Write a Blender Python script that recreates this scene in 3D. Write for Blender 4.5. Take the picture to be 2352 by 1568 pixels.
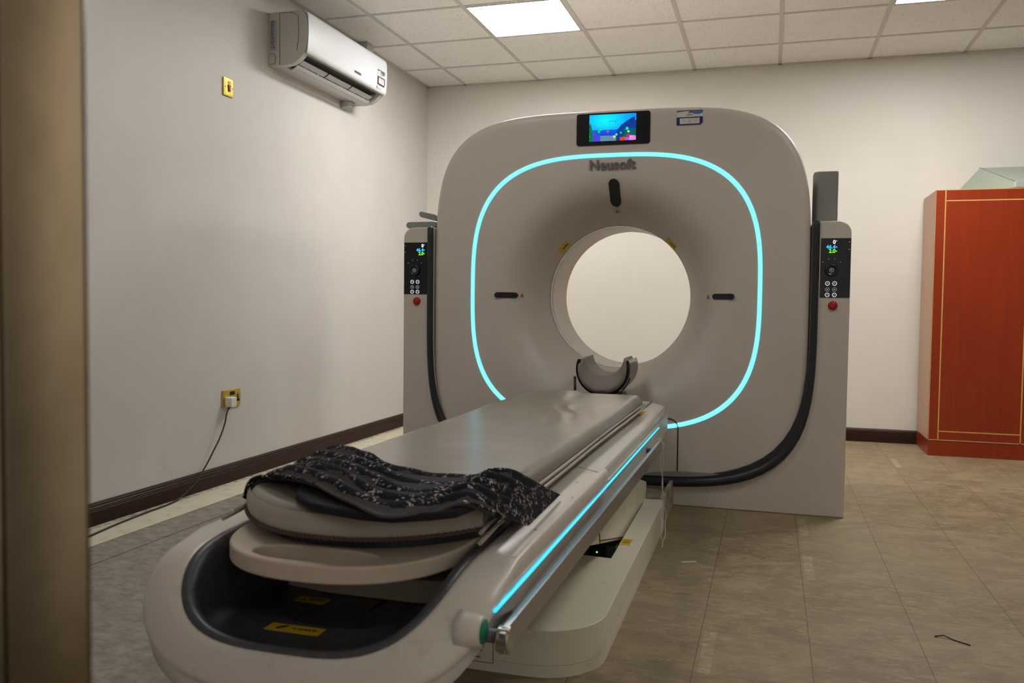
import bpy, bmesh, math, random
from mathutils import Vector, Matrix, noise
from math import sin, cos, pi, radians
random.seed(7)
for o in list(bpy.data.objects): bpy.data.objects.remove(o)
sc = bpy.context.scene
C = sc.collection

# ---------------------------------------------------------------- camera
EYE = Vector((0, 0, 0.9497))
yaw, pitch, roll = radians(16.7575), radians(-2.5224), radians(0.6581)
Fw = Vector((-sin(yaw)*cos(pitch), cos(yaw)*cos(pitch), sin(pitch)))
Rt = Vector((cos(yaw), sin(yaw), 0)); Up = Rt.cross(Fw)
R2 = Rt*cos(roll) + Up*sin(roll); U2 = Up*cos(roll) - Rt*sin(roll)
cd = bpy.data.cameras.new('camera'); cam = bpy.data.objects.new('camera', cd); C.objects.link(cam)
m = Matrix((R2, U2, -Fw)).transposed().to_4x4(); m.translation = EYE
cam.matrix_world = m
cd.sensor_width = 36; cd.lens = 1973.63/2352*36; cd.clip_start = 0.02
cd.dof.use_dof = True; cd.dof.focus_distance = 3.9; cd.dof.aperture_fstop = 6.3
sc.camera = cam

# ---------------------------------------------------------------- world, exposure
w = bpy.data.worlds.new('world'); sc.world = w; w.use_nodes = True
# stands in for the unseen corridor: brighter side and top shaped for jamb reflections
wn = w.node_tree; bg = wn.nodes['Background']; bg.inputs[0].default_value = (0.97, 0.93, 0.86, 1)
wt = wn.nodes.new('ShaderNodeTexCoord')
def wdot(vec, lo, hi, a, b):
    n = wn.nodes.new('ShaderNodeVectorMath'); n.operation = 'DOT_PRODUCT'; n.inputs[1].default_value = vec
    q = wn.nodes.new('ShaderNodeMapRange'); q.interpolation_type = 'SMOOTHSTEP'
    for k, v_ in enumerate((lo, hi, a, b)): q.inputs[k+1].default_value = v_
    wn.links.new(wt.outputs['Generated'], n.inputs[0]); wn.links.new(n.outputs['Value'], q.inputs[0]); return q.outputs[0]
wm = wn.nodes.new('ShaderNodeMath'); wm.operation = 'MULTIPLY'
wn.links.new(wdot((-.62, -.78, 0), .84, 1.0, .26, 1.0), wm.inputs[0]); wn.links.new(wdot((0, 0, 1), -.5, .7, .45, 1.7), wm.inputs[1])
wn.links.new(wm.outputs[0], bg.inputs[1])
sc.view_settings.view_transform = 'Standard'; sc.view_settings.look = 'None'
sc.view_settings.gamma = 1; sc.view_settings.use_curve_mapping = False
sc.view_settings.exposure = 1.0
LIGHT_BACK = 21.0      # lit ceiling panels of the rear row
LIGHT_FRONT = 6.0     # dimmer panels of the front row
LIGHT_COL = (1.0, 0.975, 0.945)

# ---------------------------------------------------------------- measures
XL, XR, YB, YF, HC = -2.7085, 3.2, 6.55, 0.62, 2.693
GX, GY = -0.746, 4.105            # gantry centre line, gantry front plane
TX = -0.746                       # table centre line

# ---------------------------------------------------------------- materials
def M(name, col, rough=.5, metal=0, emit=None, es=1.0, noise_=None, bump=None, coat=0, spec=.5, sheen=0):
    mt = bpy.data.materials.new(name); mt.use_nodes = True
    nt = mt.node_tree; b = nt.nodes['Principled BSDF']
    b.inputs['Base Color'].default_value = (*col, 1); b.inputs['Roughness'].default_value = rough
    b.inputs['Metallic'].default_value = metal; b.inputs['Specular IOR Level'].default_value = spec
    if coat: b.inputs['Coat Weight'].default_value = coat; b.inputs['Coat Roughness'].default_value = .15
    if emit: b.inputs['Emission Color'].default_value = (*emit, 1); b.inputs['Emission Strength'].default_value = es
    tc = None
    if noise_ or bump: tc = nt.nodes.new('ShaderNodeTexCoord')
    if noise_:      # (scale, colour b, low, high, stretch)
        sc_, cb, lo, hi, st = noise_
        mp = nt.nodes.new('ShaderNodeMapping'); mp.inputs['Scale'].default_value = st
        n = nt.nodes.new('ShaderNodeTexNoise'); n.inputs['Scale'].default_value = sc_; n.inputs['Detail'].default_value = 6
        r = nt.nodes.new('ShaderNodeMapRange'); r.inputs[1].default_value = lo; r.inputs[2].default_value = hi
        mx = nt.nodes.new('ShaderNodeMix'); mx.data_type = 'RGBA'
        mx.inputs[6].default_value = (*col, 1); mx.inputs[7].default_value = (*cb, 1)
        L = nt.links.new
        L(tc.outputs['Object'], mp.inputs[0]); L(mp.outputs[0], n.inputs['Vector']); L(n.outputs[0], r.inputs[0])
        L(r.outputs[0], mx.inputs[0]); L(mx.outputs[2], b.inputs['Base Color'])
    if bump:        # (scale, strength, distance)
        n = nt.nodes.new('ShaderNodeTexNoise'); n.inputs['Scale'].default_value = bump[0]; n.inputs['Detail'].default_value = 4
        bp = nt.nodes.new('ShaderNodeBump'); bp.inputs['Strength'].default_value = bump[1]; bp.inputs['Distance'].default_value = bump[2]
        nt.links.new(tc.outputs['Object'], n.inputs['Vector']); nt.links.new(n.outputs[0], bp.inputs['Height'])
        nt.links.new(bp.outputs[0], b.inputs['Normal'])
    return mt
class G:            # a small node-graph helper
    def __init__(s, name):
        s.m = bpy.data.materials.new(name); s.m.use_nodes = True; s.nt = s.m.node_tree
        s.b = s.nt.nodes['Principled BSDF']; s.tc = s.nt.nodes.new('ShaderNodeTexCoord')
        sp = s.nt.nodes.new('ShaderNodeSeparateXYZ'); s.nt.links.new(s.tc.outputs['Object'], sp.inputs[0])
        s.x, s.y, s.z = sp.outputs
    def put(s, sock, v):
        if isinstance(v, bpy.types.NodeSocket): s.nt.links.new(v, sock)
        else: sock.default_value = (*v, 1) if isinstance(v, tuple) and len(v) == 3 and sock.type == 'RGBA' else v
    def math(s, op, a, b=0.0, c=0.0):
        n = s.nt.nodes.new('ShaderNodeMath'); n.operation = op
        for i, v in enumerate((a, b, c)): s.put(n.inputs[i], v)
        return n.outputs[0]
    def noise(s, scale, st=(1, 1, 1), detail=5, rough=.6, dist=0.0):
        mp = s.nt.nodes.new('ShaderNodeMapping'); mp.inputs['Scale'].default_value = st
        n = s.nt.nodes.new('ShaderNodeTexNoise'); n.inputs['Scale'].default_value = scale
        n.inputs['Detail'].default_value = detail; n.inputs['Roughness'].default_value = rough; n.inputs['Distortion'].default_value = dist
        s.nt.links.new(s.tc.outputs['Object'], mp.inputs[0]); s.nt.links.new(mp.outputs[0], n.inputs['Vector'])
        return n.outputs[0]
    def vor(s, scale, st=(1, 1, 1)):
        mp = s.nt.nodes.new('ShaderNodeMapping'); mp.inputs['Scale'].default_value = st
        n = s.nt.nodes.new('ShaderNodeTexVoronoi'); n.inputs['Scale'].default_value = scale
        s.nt.links.new(s.tc.outputs['Object'], mp.inputs[0]); s.nt.links.new(mp.outputs[0], n.inputs['Vector'])
        return n.outputs[0]
    def white(s, a, b_):
        cb = s.nt.nodes.new('ShaderNodeCombineXYZ'); s.put(cb.inputs[0], a); s.put(cb.inputs[1], b_)
        n = s.nt.nodes.new('ShaderNodeTexWhiteNoise'); s.nt.links.new(cb.outputs[0], n.inputs['Vector']); return n.outputs[0]
    def ramp(s, v, lo, hi):
        r = s.nt.nodes.new('ShaderNodeMapRange'); s.put(r.inputs[0], v); r.inputs[1].default_value = lo; r.inputs[2].default_value = hi
        return r.outputs[0]
    def mix(s, f, a, b):
        n = s.nt.nodes.new('ShaderNodeMix'); n.data_type = 'RGBA'
        s.put(n.inputs[0], f); s.put(n.inputs[6], a); s.put(n.inputs[7], b); return n.outputs[2]
    def bump(s, h, st, d):
        n = s.nt.nodes.new('ShaderNodeBump'); n.inputs['Strength'].default_value = st; n.inputs['Distance'].default_value = d
        s.put(n.inputs['Height'], h); s.put(s.b.inputs['Normal'], n.outputs[0])
    def done(s, col, rough=.5, spec=.5, metal=0):
        s.put(s.b.inputs['Base Color'], col); s.put(s.b.inputs['Roughness'], rough); s.b.inputs['Specular IOR Level'].default_value = spec
        s.b.inputs['Metallic'].default_value = metal
        return s.m

def floor_mat():
    g = G('vinyl_floor')
    tx = g.math('DIVIDE', g.math('ADD', g.x, 30.175), .3); ty = g.math('DIVIDE', g.math('ADD', g.y, 30.0-.235+.1), .3)
    fx = g.math('FRACT', tx); fy = g.math('FRACT', ty)
    rnd = g.white(g.math('FLOOR', tx), g.math('FLOOR', ty))
    st = g.noise(7, (1, 1.5, 1), 9, .72, .3); st2 = g.noise(34, (.6, 1.7, 1), 6, .75, .8); big = g.noise(1.6, (1, 1, 1), 3)
    col = g.mix(g.ramp(st, .42, .60), (.165, .118, .062), (.275, .205, .118))
    col = g.mix(g.math('MULTIPLY', g.ramp(st2, .52, .66), .55), col, (.42, .345, .23))
    col = g.mix(g.math('MULTIPLY', g.ramp(st2, .46, .34), .5), col, (.13, .10, .07))
    col = g.mix(g.math('MULTIPLY', rnd, .18), col, (.42, .35, .24))
    col = g.mix(g.math('MULTIPLY', g.ramp(big, .45, .70), .35), col, (.30, .25, .13))
    # patches of a paler repair strip in some tiles
    strip = g.math('MULTIPLY', g.math('MULTIPLY', g.math('GREATER_THAN', fx, .04), g.math('LESS_THAN', fx, .15)), g.math('GREATER_THAN', rnd, .9))
    col = g.mix(g.math('MULTIPLY', g.math('MULTIPLY', strip, g.ramp(st2, .40, .55)), .30), col, (.55, .48, .36))
    seamx = g.math('MAXIMUM', g.math('LESS_THAN', fx, .006), g.math('GREATER_THAN', fx, .998))
    seamy = g.math('MULTIPLY', g.math('MAXIMUM', g.math('LESS_THAN', fy, .004), g.math('GREATER_THAN', fy, .995)), .65)
    seam = g.math('MAXIMUM', seamx, seamy)
    col = g.mix(g.math('MULTIPLY', seam, .8), col, (.07, .055, .035))
    # greyer planks left of the table, cream border along the wall
    grey = g.mix(g.ramp(g.noise(16, (1, 1.3, 1), 8, .75), .40, .62), (.19, .16, .13), (.32, .28, .235))
    col = g.mix(g.math('LESS_THAN', g.x, -1.35), col, grey)
    cream = g.mix(g.ramp(g.noise(11, (2, 1, 1), 6, .7), .50, .72), (.60, .56, .43), (.44, .39, .28))
    col = g.mix(g.math('LESS_THAN', g.x, -2.475), col, cream)
    ln = g.math('MAXIMUM', g.math('LESS_THAN', g.math('ABSOLUTE', g.math('ADD', g.x, 2.475)), .002),
                g.math('LESS_THAN', g.math('ABSOLUTE', g.math('ADD', g.x, 2.303)), .0035))
    dirt = g.math('MULTIPLY', g.math('LESS_THAN', g.x, -2.655), g.ramp(g.noise(22), .42, .6))
    col = g.mix(g.math('MAXIMUM', ln, g.math('MULTIPLY', dirt, .6)), col, (.05, .035, .02))
    g.bump(st2, .06, .002)
    return g.done(col, g.ramp(st, -.6, 1.3), .35)
def wall_mat(name, a, b):
    g = G(name)
    n = g.noise(1.3, (1, 1, 1), 4); n2 = g.noise(5, (1, 1, 1), 8, .7)
    col = g.mix(g.ramp(n, .35, .7), a, b)
    col = g.mix(g.math('MULTIPLY', g.ramp(n2, .62, .80), .25), col, (.45, .40, .33))
    sp = g.vor(7); col = g.mix(g.math('MULTIPLY', g.math('LESS_THAN', sp, .018), .35), col, (.3, .24, .18))
    g.bump(g.noise(60, (1, 1, 1), 3), .05, .002)
    return g.done(col, .55, .3)
def ceil_mat():
    g = G('mineral_tile')
    v = g.vor(70, (1.6, 1, 1)); v2 = g.vor(150, (1, 1.5, 1)); n = g.noise(12)
    spk = g.math('MULTIPLY', g.math('LESS_THAN', v, .23), g.ramp(n, .38, .6))
    spk2 = g.math('LESS_THAN', v2, .15)
    col = g.mix(g.math('MULTIPLY', g.math('MAXIMUM', spk, g.math('MULTIPLY', spk2, .5)), .75), (.90, .89, .86), (.32, .29, .25))
    return g.done(col, .9, .1)
def cloth_mat():
    g = G('speckled_cloth')
    sp_ = g.nt.nodes.new('ShaderNodeSeparateXYZ'); g.nt.links.new(g.tc.outputs['UV'], sp_.inputs[0]); fu, fv = sp_.outputs[0], sp_.outputs[1]
    band = g.math('FRACT', g.math('ADD', fv, g.math('MULTIPLY', g.math('SUBTRACT', g.noise(9), .5), .7)))
    isb = g.math('GREATER_THAN', band, .50)
    right = g.math('GREATER_THAN', fu, .80); left = g.math('LESS_THAN', fu, .05)
    isb = g.math('MAXIMUM', isb, g.math('MAXIMUM', right, left))
    base = g.mix(isb, (.075, .071, .071), (.012, .012, .018))
    sp = g.ramp(g.noise(165, (.7, 1.2, 1), 2, .5, 0), .570, .615)
    sp = g.math('MULTIPLY', sp, isb)
    sp = g.math('MULTIPLY', sp, g.ramp(g.noise(26, (1, 1, 1), 2), .46, .56))
    col = g.mix(sp, base, (.50, .47, .42))
    g.bump(g.noise(90), .3, .004)
    return g.done(col, .85, .15)
def wood_mat(name, a, b, lo, hi):
    g = G(name)
    n = g.noise(26, (1, 1, .06), 7, .7, .3); n2 = g.noise(2.0, (1, 1, .4), 3)
    col = g.mix(g.ramp(n, .3, .7), a, b); col = g.mix(g.math('MULTIPLY', g.ramp(n2, .4, .7), .4), col, tuple(v*.72 for v in a))
    return g.done(col, .32, .5)

PLAST = M('warm_white_plastic', (.60, .54, .475), .38, noise_=(3, (.57, .51, .44), .4, .7, (1, 1, 1)), spec=.45)
PLASTD = M('scuffed_table_plastic', (.66, .60, .53), .34, noise_=(30, (.58, .51, .43), .58, .75, (1, 1, 1)), spec=.5)
PLASTG = M('greenish_white_plastic', (.60, .59, .52), .36, noise_=(26, (.55, .52, .43), .58, .75, (1, 1, 1)))
CREAM = M('cream_base_plastic', (.72, .67, .54), .36, noise_=(9, (.60, .52, .38), .60, .80, (1, 1, 1)))
BOARDM = M('cream_couch_board', (.56, .47, .37), .45, noise_=(12, (.48, .39, .29), .5, .8, (1, 1, 1)))
DARK = M('dark_grey_rubber', (.050, .051, .058), .40, noise_=(60, (.07, .07, .078), .4, .7, (1, 1, 1)))
DARKG = M('dark_grey_strip', (.11, .11, .12), .42)
BLACKP = M('black_glossy_plastic', (.006, .006, .008), .22)
BLACKC = M('black_cord_rubber', (.008, .008, .008), .5)
BUMP = M('black_bumper_rubber', (.016, .017, .022), .38)
SEAM = M('seam_shadow_brown', (.03, .018, .012), .8)
BAND = M('grey_bore_window', (.34, .33, .305), .25)
VINYL = M('taupe_vinyl', (.245, .220, .180), .26, noise_=(5, (.28, .25, .205), .4, .7, (1, 1, 1)), bump=(26, .15, .004), spec=.6)
VINYLL = M('light_taupe_vinyl', (.42, .37, .31), .45, noise_=(9, (.36, .31, .25), .4, .7, (1, 1, 1)))
PIPING = M('brown_piping', (.10, .055, .045), .7)
GREYPAD = M('grey_vinyl_pad', (.235, .245, .220), .5)
MINT = M('pale_grey_green_vinyl', (.30, .335, .28), .45)
LED = M('cyan_light_strip', (.1, .6, .7), .4, emit=(.20, .74, .95), es=.62)
LED2 = M('cyan_table_light', (.1, .5, .6), .4, emit=(.02, .60, .95), es=.62)
STEEL = M('brushed_steel', (.50, .48, .44), .27, 1.0, noise_=(5, (.42, .40, .36), .4, .7, (1, 1, 20)))
RAILM = M('aluminium_rail', (.42, .42, .42), .30, 1.0)
JAMB = M('brushed_door_steel', (.155, .115, .070), .24, 1.0, noise_=(3, (.095, .07, .042), .4, .65, (2, 2, 1)), bump=(6, .2, .01))
GREEN = M('green_end_cap', (.0, .20, .10), .4)
YELLOW = M('yellow_label', (.62, .43, .02), .6)
YBLK = M('label_print_black', (.03, .025, .01), .6)
WHITEL = M('label_white', (.66, .63, .55), .6)
NAVY = M('label_navy', (.005, .008, .12), .5)
SKY = M('label_light_blue', (.05, .19, .36), .5)
REDM = M('red_plastic', (.42, .004, .012), .3)
REDL = M('lit_red_neon', (.6, .01, .01), .3, emit=(1, .02, .01), es=.8)
REDLOGO = M('label_red', (.35, .04, .03), .5)
BRASS = M('polished_brass', (.62, .47, .09), .28, .85)
ACW = M('air_conditioner_white', (.70, .73, .76), .35)
ACG = M('air_conditioner_casing', (.56, .54, .49), .45)
ACB = M('air_conditioner_grille', (.015, .015, .015), .6)
ACL = M('louvre_plastic', (.52, .52, .52), .4)
TRUNK = M('grey_trunking_plastic', (.42, .43, .44), .5)
SKIRT = M('dark_brown_wood', (.034, .011, .007), .45, spec=.25, noise_=(14, (.022, .010, .008), .4, .7, (1, .15, 3)))
CAB = wood_mat('cherry_laminate', (.31, .036, .004), (.24, .020, .003), .3, .7)
CABS = M('matte_laminate_side', (.52, .33, .22), .5)
INLAY = M('pale_inlay', (.62, .36, .10), .5)
TBAR = M('ceiling_bar', (.60, .58, .55), .5)
LIGHTB = M('ceiling_light_diffuser', (.9, .9, .9), .5, emit=LIGHT_COL, es=LIGHT_BACK)
LIGHTF = M('ceiling_light_diffuser_dim', (.9, .9, .9), .5, emit=LIGHT_COL, es=LIGHT_FRONT)
DIGW = M('digit_white', (.5, .5, .5), .5, emit=(.95, .95, 1), es=.5)
DIGC = M('digit_cyan', (.1, .5, .8), .5, emit=(.02, .50, 1), es=.5)
DIGG = M('digit_green', (.3, .8, .1), .5, emit=(.18, 1, .02), es=.5)
DIGD = M('icon_grey', (.4, .4, .4), .5, emit=(.6, .6, .65), es=.12)
KNOB = M('knob_black', (.012, .012, .014), .25)
LETTER = M('grey_lettering', (.16, .14, .155), .4)
STRING = M('white_string', (.62, .56, .48), .9)
PAPER = M('white_paper', (.66, .62, .52), .8)
PLUGW = M('white_plug', (.72, .68, .63), .45)
FLOOR = floor_mat()
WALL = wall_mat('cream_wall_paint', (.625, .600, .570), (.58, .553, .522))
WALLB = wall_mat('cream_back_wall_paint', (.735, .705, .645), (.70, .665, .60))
CEIL = ceil_mat(); CLOTH = cloth_mat()
CLOTHB = M('black_cloth', (.006, .006, .009), .9)

# ---------------------------------------------------------------- mesh helpers
class MB:
    def __init__(s): s.bm = bmesh.new(); s.mats = []
    def mi(s, mat):
        if mat is None: return 0
        if mat not in s.mats: s.mats.append(mat)
        return s.mats.index(mat)
    def box(s, lo, hi, mat=None, mtx=None):
        v = [s.bm.verts.new((mtx @ Vector(p)) if mtx else p) for p in
             [(x, y, z) for z in (lo[2], hi[2]) for y in (lo[1], hi[1]) for x in (lo[0], hi[0])]]
        for f in ((0, 2, 3, 1), (4, 5, 7, 6), (0, 1, 5, 4), (2, 6, 7, 3), (0, 4, 6, 2), (1, 3, 7, 5)):
            s.bm.faces.new([v[i] for i in f]).material_index = s.mi(mat)
        return s
    def face(s, pts, mat=None):
        f = s.bm.faces.new([s.bm.verts.new(p) for p in pts]); f.material_index = s.mi(mat); return s
    def grid(s, rows, mat=None, closed=False, smooth=True):
        vs = [[s.bm.verts.new(p) for p in r] for r in rows]
        k = s.mi(mat)
        for a, b in zip(vs, vs[1:]):
            n = len(a)
            for i in range(n if closed else n-1):
                f = s.bm.faces.new((a[i], a[(i+1) % n], b[(i+1) % n], b[i])); f.material_index = k; f.smooth = smooth
        return vs
    def prism(s, outer, holes=(), axis='Z', a=0, b=1, mat=None):
        """2-D outline (with holes) extruded along an axis from a to b"""
        def P(p, h): return {'Z': (p[0], p[1], h), 'Y': (p[0], h, p[1]), 'X': (h, p[0], p[1])}[axis]
        k = s.mi(mat)
        if not holes:
            lo = [s.bm.verts.new(P(p, a)) for p in outer]; hi = [s.bm.verts.new(P(p, b)) for p in outer]
            s.bm.faces.new(lo).material_index = k; s.bm.faces.new(hi).material_index = k
            n = len(lo)
            for i in range(n): s.bm.faces.new((lo[i], lo[(i+1) % n], hi[(i+1) % n], hi[i])).material_index = k
            return s
        for h in (a, b):
            es = []
            for lp in (outer, *holes):
                vv = [s.bm.verts.new(P(p, h)) for p in lp]
                es += [s.bm.edges.new((vv[i], vv[(i+1) % len(vv)])) for i in range(len(vv))]
                if h == a: s._l = getattr(s, '_l', []) + [vv]
                else:
                    l0 = s._l.pop(0); n = len(vv)
                    for i in range(n): s.bm.faces.new((l0[i], l0[(i+1) % n], vv[(i+1) % n], vv[i])).material_index = k
            r = bmesh.ops.triangle_fill(s.bm, use_beauty=True, use_dissolve=False, edges=es)
            for f in r['geom']:
                if isinstance(f, bmesh.types.BMFace): f.material_index = k
        return s
    def tube(s, pts, r, seg=10, mat=None, cap=True, flat=1.0):
        pts = [Vector(p) for p in pts]; rs = r if isinstance(r, (list, tuple)) else [r]*len(pts)
        rows = []; up = Vector((0, 0, 1)); prev = None
        for i, p in enumerate(pts):
            t = (pts[min(i+1, len(pts)-1)] - pts[max(i-1, 0)]).normalized()
            if prev is None:
                prev = t.cross(up)
                if prev.length < .1: prev = t.cross(Vector((0, 1, 0)))
                prev.normalize()
            n = (prev - t*prev.dot(t)).normalized(); prev = n; b = t.cross(n)
            rows.append([p + n*rs[i]*cos(2*pi*j/seg) + b*rs[i]*flat*sin(2*pi*j/seg) for j in range(seg)])
        vs = s.grid(rows, mat, closed=True)
        if cap:
            for e in (vs[0], vs[-1]): s.bm.faces.new(e).material_index = s.mi(mat)
        return s
    def lathe(s, o, ax, prof, seg=32, mat=None):
        """prof: list of (radius, height) along axis ax from o"""
        o = Vector(o); ax = Vector(ax).normalized(); u = ax.orthogonal().normalized(); v = ax.cross(u)
        vs = s.grid([[o + ax*h + (u*cos(2*pi*j/seg) + v*sin(2*pi*j/seg))*max(r, 1e-5) for j in range(seg)] for r, h in prof], mat, closed=True)
        return s
    def build(s, name, mat=None, parent=None, bevel=0, seg=2, smooth=False, subsurf=0, solid=0, offset=-1):
        bmesh.ops.remove_doubles(s.bm, verts=s.bm.verts, dist=2e-5)
        bmesh.ops.recalc_face_normals(s.bm, faces=s.bm.faces)
        me = bpy.data.meshes.new(name); s.bm.to_mesh(me); s.bm.free()
        for mm in (s.mats or [mat]): me.materials.append(mm)
        o = bpy.data.objects.new(name, me); C.objects.link(o)
        if smooth:
            for p in me.polygons: p.use_smooth = True
        if solid:
            md = o.modifiers.new('solid', 'SOLIDIFY'); md.thickness = solid; md.offset = offset
        if bevel:
            md = o.modifiers.new('bevel', 'BEVEL'); md.width = bevel; md.segments = seg; md.limit_method = 'ANGLE'; md.angle_limit = radians(35)
            md.harden_normals = True
            for p in me.polygons: p.use_smooth = True
        if subsurf:
            md = o.modifiers.new('sub', 'SUBSURF'); md.levels = subsurf; md.render_levels = subsurf
        if parent:
            o.parent = parent; o.matrix_parent_inverse = parent.matrix_world.inverted() if parent.type != 'EMPTY' else Matrix.Translation(-Vector(parent.location))
        return o
def thing(name, label, cat, loc=(0, 0, 0), group=None):
    o = bpy.data.objects.new(name, None); C.objects.link(o); o.location = loc; o.empty_display_size = .1
    o['label'] = label; o['category'] = cat
    if group: o['group'] = group
    return o
def tag(o, label, cat, group=None):
    o['label'] = label; o['category'] = cat
    if group: o['group'] = group
    return o
def struct(o): o['kind'] = 'structure'; return o
def sub(o, par):       # parent a part to another mesh part (all meshes carry world-space geometry)
    o.parent = par; o.matrix_parent_inverse = Matrix.Identity(4)
    return o
def sgn(v): return (v > 0) - (v < 0)
def squircle(cx, cz, a, b, n, t):
    c, s_ = cos(t), sin(t)
    return (cx + a*sgn(c)*abs(c)**(2/n), cz + b*sgn(s_)*abs(s_)**(2/n))
def sqr(cx, cz, a, b, n, t):     # by true polar angle
    c, s_ = cos(t), sin(t); r = (abs(c/a)**n + abs(s_/b)**n)**(-1/n)
    return (cx + r*c, cz + r*s_)
def rrect(x0, y0, x1, y1, r, seg=6):
    out = []
    for cx, cy, a0 in ((x1-r, y0+r, -pi/2), (x1-r, y1-r, 0), (x0+r, y1-r, pi/2), (x0+r, y0+r, pi)):
        for i in range(seg+1):
            a = a0 + pi/2*i/seg; out.append((cx + r*cos(a), cy + r*sin(a)))
    return out
def text(s_, size, loc, right, up, mat, parent, name, ext=.0006, bold=0.0, align='CENTER', spacing=1.0, sx=1.0):
    cu = bpy.data.curves.new(name, 'FONT'); cu.body = s_; cu.size = size; cu.extrude = ext
    cu.align_x = align; cu.align_y = 'CENTER'; cu.space_character = spacing
    tmp = bpy.data.objects.new('tmp', cu); C.objects.link(tmp)
    bpy.context.view_layer.update()
    me = bpy.data.meshes.new_from_object(tmp.evaluated_get(bpy.context.evaluated_depsgraph_get()))
    bpy.data.objects.remove(tmp)
    right = Vector(right).normalized(); up = Vector(up).normalized(); nn = right.cross(up)
    mt = Matrix((right*sx, up, nn)).transposed().to_4x4(); mt.translation = Vector(loc)
    if bold:
        bb = bmesh.new(); bb.from_mesh(me); base = list(bb.verts) + list(bb.edges) + list(bb.faces)
        for k in range(8):
            d_ = bmesh.ops.duplicate(bb, geom=base)
            bmesh.ops.translate(bb, vec=(bold*cos(k*pi/4), bold*sin(k*pi/4), -.00002*(k+1)), verts=[g_ for g_ in d_['geom'] if isinstance(g_, bmesh.types.BMVert)])
        bb.to_mesh(me); bb.free()
    me.transform(mt); me.materials.clear(); me.materials.append(mat); me.name = name
    o = bpy.data.objects.new(name, me); C.objects.link(o)
    if parent:
        o.parent = parent
        o.matrix_parent_inverse = Matrix.Translation(-Vector(parent.location)) if parent.type == 'EMPTY' else Matrix.Identity(4)
    return o
class Decal:      # thin printed label: layered 2-D polygons on a plane
    def __init__(s, o, right, up, th=.0008):
        s.mb = MB(); s.o = Vector(o); s.r = Vector(right).normalized(); s.u = Vector(up).normalized(); s.n = s.r.cross(s.u); s.th = th; s.k = 0
    def poly(s, pts, mat):
        h = s.th + s.k*.00025; s.k += 1; k = s.mb.mi(mat)
        top = [s.mb.bm.verts.new(s.o + s.r*p[0] + s.u*p[1] + s.n*h) for p in pts]
        s.mb.bm.faces.new(top).material_index = k
        if s.k == 1:
            lo = [s.mb.bm.verts.new(s.o + s.r*p[0] + s.u*p[1] + s.n*0) for p in pts]
            for i in range(len(lo)): s.mb.bm.faces.new((lo[i], lo[(i+1) % len(lo)], top[(i+1) % len(lo)], top[i])).material_index = k
        return s
    def rect(s, x0, y0, x1, y1, mat): return s.poly([(x0, y0), (x1, y0), (x1, y1), (x0, y1)], mat)
    def disc(s, x, y, r, mat, n=16, ry=None): return s.poly([(x+r*cos(2*pi*i/n), y+(ry or r)*sin(2*pi*i/n)) for i in range(n)], mat)
    def tri(s, x, y, w_, h, mat): return s.poly([(x-w_/2, y), (x+w_/2, y), (x, y+h)], mat)
    def build(s, name, parent):
        ms = s.mb.mats; me = bpy.data.meshes.new(name); s.mb.bm.normal_update(); s.mb.bm.to_mesh(me); s.mb.bm.free()
        for mm in ms: me.materials.append(mm)
        o = bpy.data.objects.new(name, me); C.objects.link(o); o.parent = parent
        o.matrix_parent_inverse = Matrix.Translation(-Vector(parent.location)) if parent.type == 'EMPTY' else Matrix.Identity(4)
        return o

# ---------------------------------------------------------------- room shell
struct(MB().box((XL-.15, -1.6, -.12), (XR+.15, YB+.15, 0)).build('floor', FLOOR))
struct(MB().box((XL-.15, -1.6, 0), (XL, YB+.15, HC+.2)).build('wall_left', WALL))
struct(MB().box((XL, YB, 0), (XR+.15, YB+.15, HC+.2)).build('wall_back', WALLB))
struct(MB().box((XR, -1.6, 0), (XR+.15, YB, HC+.2)).build('wall_right', WALL))
# front wall with the doorway the picture is taken through
struct(MB().prism([(XL, 0), (-.66, 0), (-.66, 2.1), (.75, 2.1), (.75, 0), (XR, 0), (XR, HC+.2), (XL, HC+.2)], axis='Y', a=YF-.18, b=YF).build('wall_front', WALL))
struct(MB().box((XL, YF-.18, HC), (XR, YB, HC+.2)).build('ceiling', CEIL))
# ceiling grid bars
gx0, gd0 = -2.3826, .5075
mb = MB()
xs = [gx0 + .6*k for k in range(10) if gx0 + .6*k < XR]; ys = [YB - gd0 - .607*j for j in range(10) if YB - gd0 - .607*j > YF]
for x in xs: mb.box((x-.012, YF, HC-.004), (x+.012, YB, HC+.002))
for y in ys: mb.box((XL, y-.012, HC-.0035), (XR, y+.012, HC+.002))
mb.box((XL, YB-.022, HC-.004), (XR, YB, HC+.002)); mb.box((XL, YF, HC-.004), (XL+.022, YB, HC+.002)); mb.box((XR-.022, YF, HC-.004), (XR, YB, HC+.002))
struct(mb.build('trim_1', TBAR))
# baseboards, moulded profile
def board_prof(d): return [(0, 0), (d, 0), (d, .060), (d-.004, .063), (d-.002, .067), (d-.006, .070), (d-.004, .075), (d-.008, .079), (d-.006, .084), (d-.011, .092), (0, .094)]
mb = MB(); mb.prism([(XL+p[0], p[1]) for p in board_prof(.02)], axis='Y', a=YF, b=YB-.02); struct(mb.build('baseboard_left', SKIRT))
mb = MB(); mb.prism([(YB-p[0], p[1]) for p in board_prof(.02)], axis='X', a=XL, b=XR); struct(mb.build('baseboard_back', SKIRT))
# steel door jamb beside the camera
mb = MB()
mb.prism([(-.66, .62), (-.66, .40), (-.4385, .40), (-.4385, .403), (-.4349, .403), (-.4349, .40), (-.4127, .409), (-.386, .4115), (-.386, .414), (-.43, .435), (-.60, .47), (-.60, .62)], axis='Z', a=0, b=2.1)
struct(mb.build('door_1', JAMB, bevel=.002))

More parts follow.
